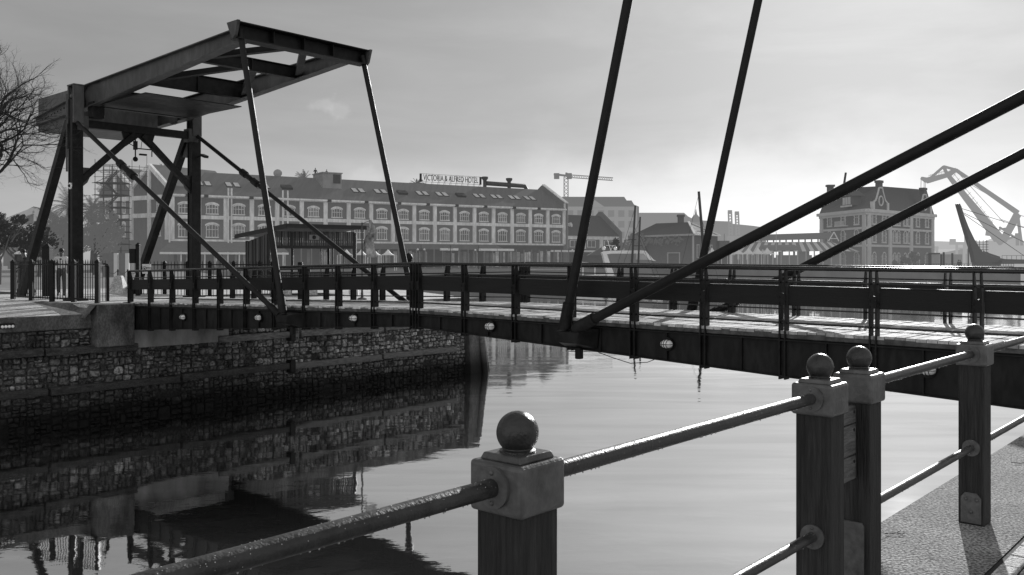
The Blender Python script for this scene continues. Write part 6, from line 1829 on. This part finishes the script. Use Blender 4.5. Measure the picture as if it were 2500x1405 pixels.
# ================================================================== swing bridge with leaning pylon
sw_m = mat('pylon_steel', .05, .55, var=.25, scale=.6, hz=(.30, .16, 18, .24))
sw = thing('swing_bridge', 'footbridge with a leaning blade pylon and stay cables at the right edge', 'bridge', W(2395, 655, 185))
D = 185
out = [(2340, 498), (2344, 497), (2348, 505), (2356, 530), (2366, 556), (2380, 585), (2393, 606), (2401, 616), (2412, 622), (2428, 628), (2455, 633), (2490, 634), (2560, 634), (2560, 642), (2380, 642), (2378, 630), (2374, 612), (2364, 580), (2352, 540)]
mb = MB(); mb.prism([W(px, py, D) for px, py in out], (.0, 1.6, 0)); mb.build('pylon', sw_m, sw, bev=.1)
mb = MB(); p, q = W(2440, 640, D), W(2700, 640, D + 6); mb.hexa([p + Vector((0, -1, -.4)), q + Vector((0, -1, -.4)), q + Vector((0, 2.6, -.4)), p + Vector((0, 2.6, -.4)), p + Vector((0, -1, .3)), q + Vector((0, -1, .3)), q + Vector((0, 2.6, .3)), p + Vector((0, 2.6, .3))]); mb.build('deck', sw_m, sw)
mb = MB()
for k in range(24): t = k / 23; c = p + (q - p) * t + Vector((0, -1, .3)); mb.bar(c, c + Vector((0, 0, 1.0)), .06)
mb.bar(p + Vector((0, -1, 1.3)), q + Vector((0, -1, 1.3)), .07); mb.build('guard_rail', sw_m, sw)
for (x0, y0), (x1, y1) in (((2349, 510), (2640, 600)), ((2352, 520), (2600, 640)), ((2354, 524), (2510, 632))):
    mb = MB(); mb.tube([W(x0, y0, D + .8), W(x1, y1, D + 3)], .06, 6); mb.build('stay_cable', sw_m, sw)
mb = MB(); p = W(2410, 640, D); mb.tube([(p.x, D + 1, ZW - 1), (p.x, D + 1, .6)], 5.2, 28); mb.build('base', far_base := mat('bridge_base', .09, .8, var=.4, scale=.5, hz=(.36, .3, 4, .26)), sw, smooth=True)
mb = MB(); p = W(2364, 640, 178); mb.tube([(p.x, 178, 0), W(2364, 585, 178)], .12, 6); mb.build('lamp_post', sw_m, label='thin dark lamp post left of the leaning pylon', cat='lamp post')
mb = MB(); p = W(2396, 640, 205)
for dx in (-1.2, -.4, .4, 1.2): mb.tube([(p.x + dx, 205, 3), (p.x + dx, 205, 6.4)], .07, 5)
for z in (3.6, 4.2, 4.8, 5.4, 6.0): mb.tube([(p.x - 1.6, 205, z), (p.x + 1.6, 205, z)], .06, 5)
mb.prism([(p.x - 1.4, 204.5, -2), (p.x + 4.4, 204.5, -2), (p.x + 4.0, 204.5, 2.6), (p.x + 1.6, 204.5, 3.4), (p.x + .2, 204.5, 3.9), (p.x - 1.4, 204.5, 3.2)], (0, 2, 0))
mb.build('signal_mast', sw_m, label='dark ladder-like signal frame behind the leaning pylon', cat='mast')

# ================================================================== floating harbour crane
fc_m = mat('float_crane', .08, .8, var=.2, scale=.3, hz=(.62, .46, 60, .46)); fc_t = mat('crane_tower', .12, .8, var=.1, scale=.2, hz=(.80, .7, 40, .50))
fc = thing('harbour_crane', 'huge hazy harbour crane with folded luffing jib at the right edge', 'crane', W(2465, 650, 330))
D = 330
def cb(name, a, b, w0, w1=None, m_=None):
    mb = MB(); mb.bar(W(a[0], a[1], D), W(b[0], b[1], D), w0, w0, w2=w1 or w0, h2=w1 or w0); return mb.build(name, m_ or fc_m, fc)
cb('boom', (2446, 593), (2312, 425), 3.0, 1.1)
cb('fly_jib', (2313, 428), (2264, 441), 1.6, 2.2); cb('fly_jib', (2264, 441), (2249, 435), 1.8, .9)
cb('fly_jib', (2312, 428), (2333, 415), 2.0, 1.5)
cb('jib_strut', (2266, 440), (2304, 407), .8); cb('jib_strut', (2304, 407), (2313, 428), .9); cb('jib_strut', (2304, 407), (2333, 415), .8)
cb('back_stay', (2333, 415), (2484, 520), 1.0, 1.5)
cb('a_frame', (2448, 590), (2484, 524), 1.9, 2.0); cb('a_frame', (2484, 522), (2494, 600), .8)
cb('platform', (2410, 568), (2424, 570), 2.2); cb('platform', (2440, 560), (2470, 556), .6)
cb('lower_brace', (2448, 588), (2480, 577), .7); cb('lower_brace', (2440, 555), (2482, 583), .6); cb('lower_brace', (2483, 570), (2483, 600), 1.0)
mb = MB(); a = W(2432, 588, D); b = W(2497, 588, D)
mb.prism([(a.x, D, ZW), (b.x + 2, D, ZW), (b.x + 2, D, a.z - 3), (b.x, D, a.z + .2), (a.x + 4, D, a.z + 1.5), (a.x, D, a.z)], (0, 8, 0)); mb.build('tower', fc_t, fc)
mb = MB()
for (x0, y0), (x1, y1) in (((2333, 416), (2452, 545)), ((2336, 420), (2450, 500)), ((2249, 437), (2248, 470)), ((2256, 440), (2256, 478)), ((2259, 441), (2259, 480)), ((2484, 524), (2560, 548)), ((2440, 535), (2560, 575)), ((2360, 445), (2484, 518))):
    mb.tube([W(x0, y0, D), W(x1, y1, D)], .11, 4)
for k in range(12):
    t = k / 11; p = W(2318 + 100 * t, 420 + 125 * t, D); mb.bar(p, p + Vector((.9, 0, 1.0)), .12)
    p = W(2268 + 42 * t, 436 - 12 * t, D); mb.bar(p, p + Vector((0, 0, 1.3)), .1)
mb.bar(W(2268, 429, D), W(2312, 417, D), .12); mb.bar(W(2322, 416, D), W(2424, 545, D), .12)
mb.build('cables', fc_m, fc)

# ================================================================== distant shore
hill_m = mat('far_hill', .12, .95, var=.08, scale=.004, hz=(.80, .84, 60, .55))
mb = MB(); rd = random.Random(2)
xs = [W(2200 + k * 25, 600, 1700).x for k in range(40)]
prof = [(x, 1700, EYE + (638 - 590 + 1.2 * math.sin(k * .7)) / F * 1700) for k, x in enumerate(xs)]
mb.prism([(xs[0], 1700, -6)] + prof + [(xs[-1], 1700, -6)], (0, 300, 0)); mb.build('hills', hill_m, kind='structure')
hill2 = mat('far_breakwater', .12, .95, var=.1, scale=.01, hz=(.66, .60, 30, .45))
mb = MB(); D = 620
mb.prism([W(px, py, D) for px, py in ((2280, 645), (2283, 622), (2310, 616), (2330, 612), (2350, 608), (2380, 608), (2420, 614), (2700, 618), (2700, 645))], (0, 60, 0)); mb.build('terrain', hill2, kind='structure')
pc2 = mat('port_far', .2, .9, var=.1, scale=.1, hz=(.70, .62, 40, .5))
for px, w, h, lab in ((2345, 26, 20, 'wide hazy container crane on the far breakwater'), (2282, 16, 10, 'small hazy dock crane right of the brick harbour building')):
    D = 600; root = thing('container_crane', lab, 'crane', W(px, 640, D), 'hazy cranes on the far breakwater')
    c = W(px, 615, D); k = D / F
    mb = MB()
    for dx in (-.35, .35): mb.bar((c.x + dx * w * k, D, -2), (c.x + dx * w * k, D, c.z + h * k), 1.2)
    mb.build('portal', pc2, root)
    mb = MB(); mb.bar((c.x - w * k, D, c.z + h * k), (c.x + .5 * w * k, D, c.z + h * k), 1.6); mb.bar((c.x - .4 * w * k, D, c.z + .4 * h * k), (c.x + .4 * w * k, D, c.z + .4 * h * k), .9); mb.build('boom', pc2, root)
    mb = MB(); mb.box(c.x - .9 * w * k, c.x - .5 * w * k, D - 1, D + 2, c.z + h * k, c.z + h * k + 3); mb.build('machine_house', pc2, root)
mb = MB(); D = 590
mb.tube([W(2356, 620, D), W(2356, 560, D)], .5, 5); mb.tube([W(2359, 620, D), W(2359, 556, D)], .4, 5)
mb.build('radio_mast', pc2, label='thin hazy twin mast left of the leaning pylon in the distance', cat='mast')
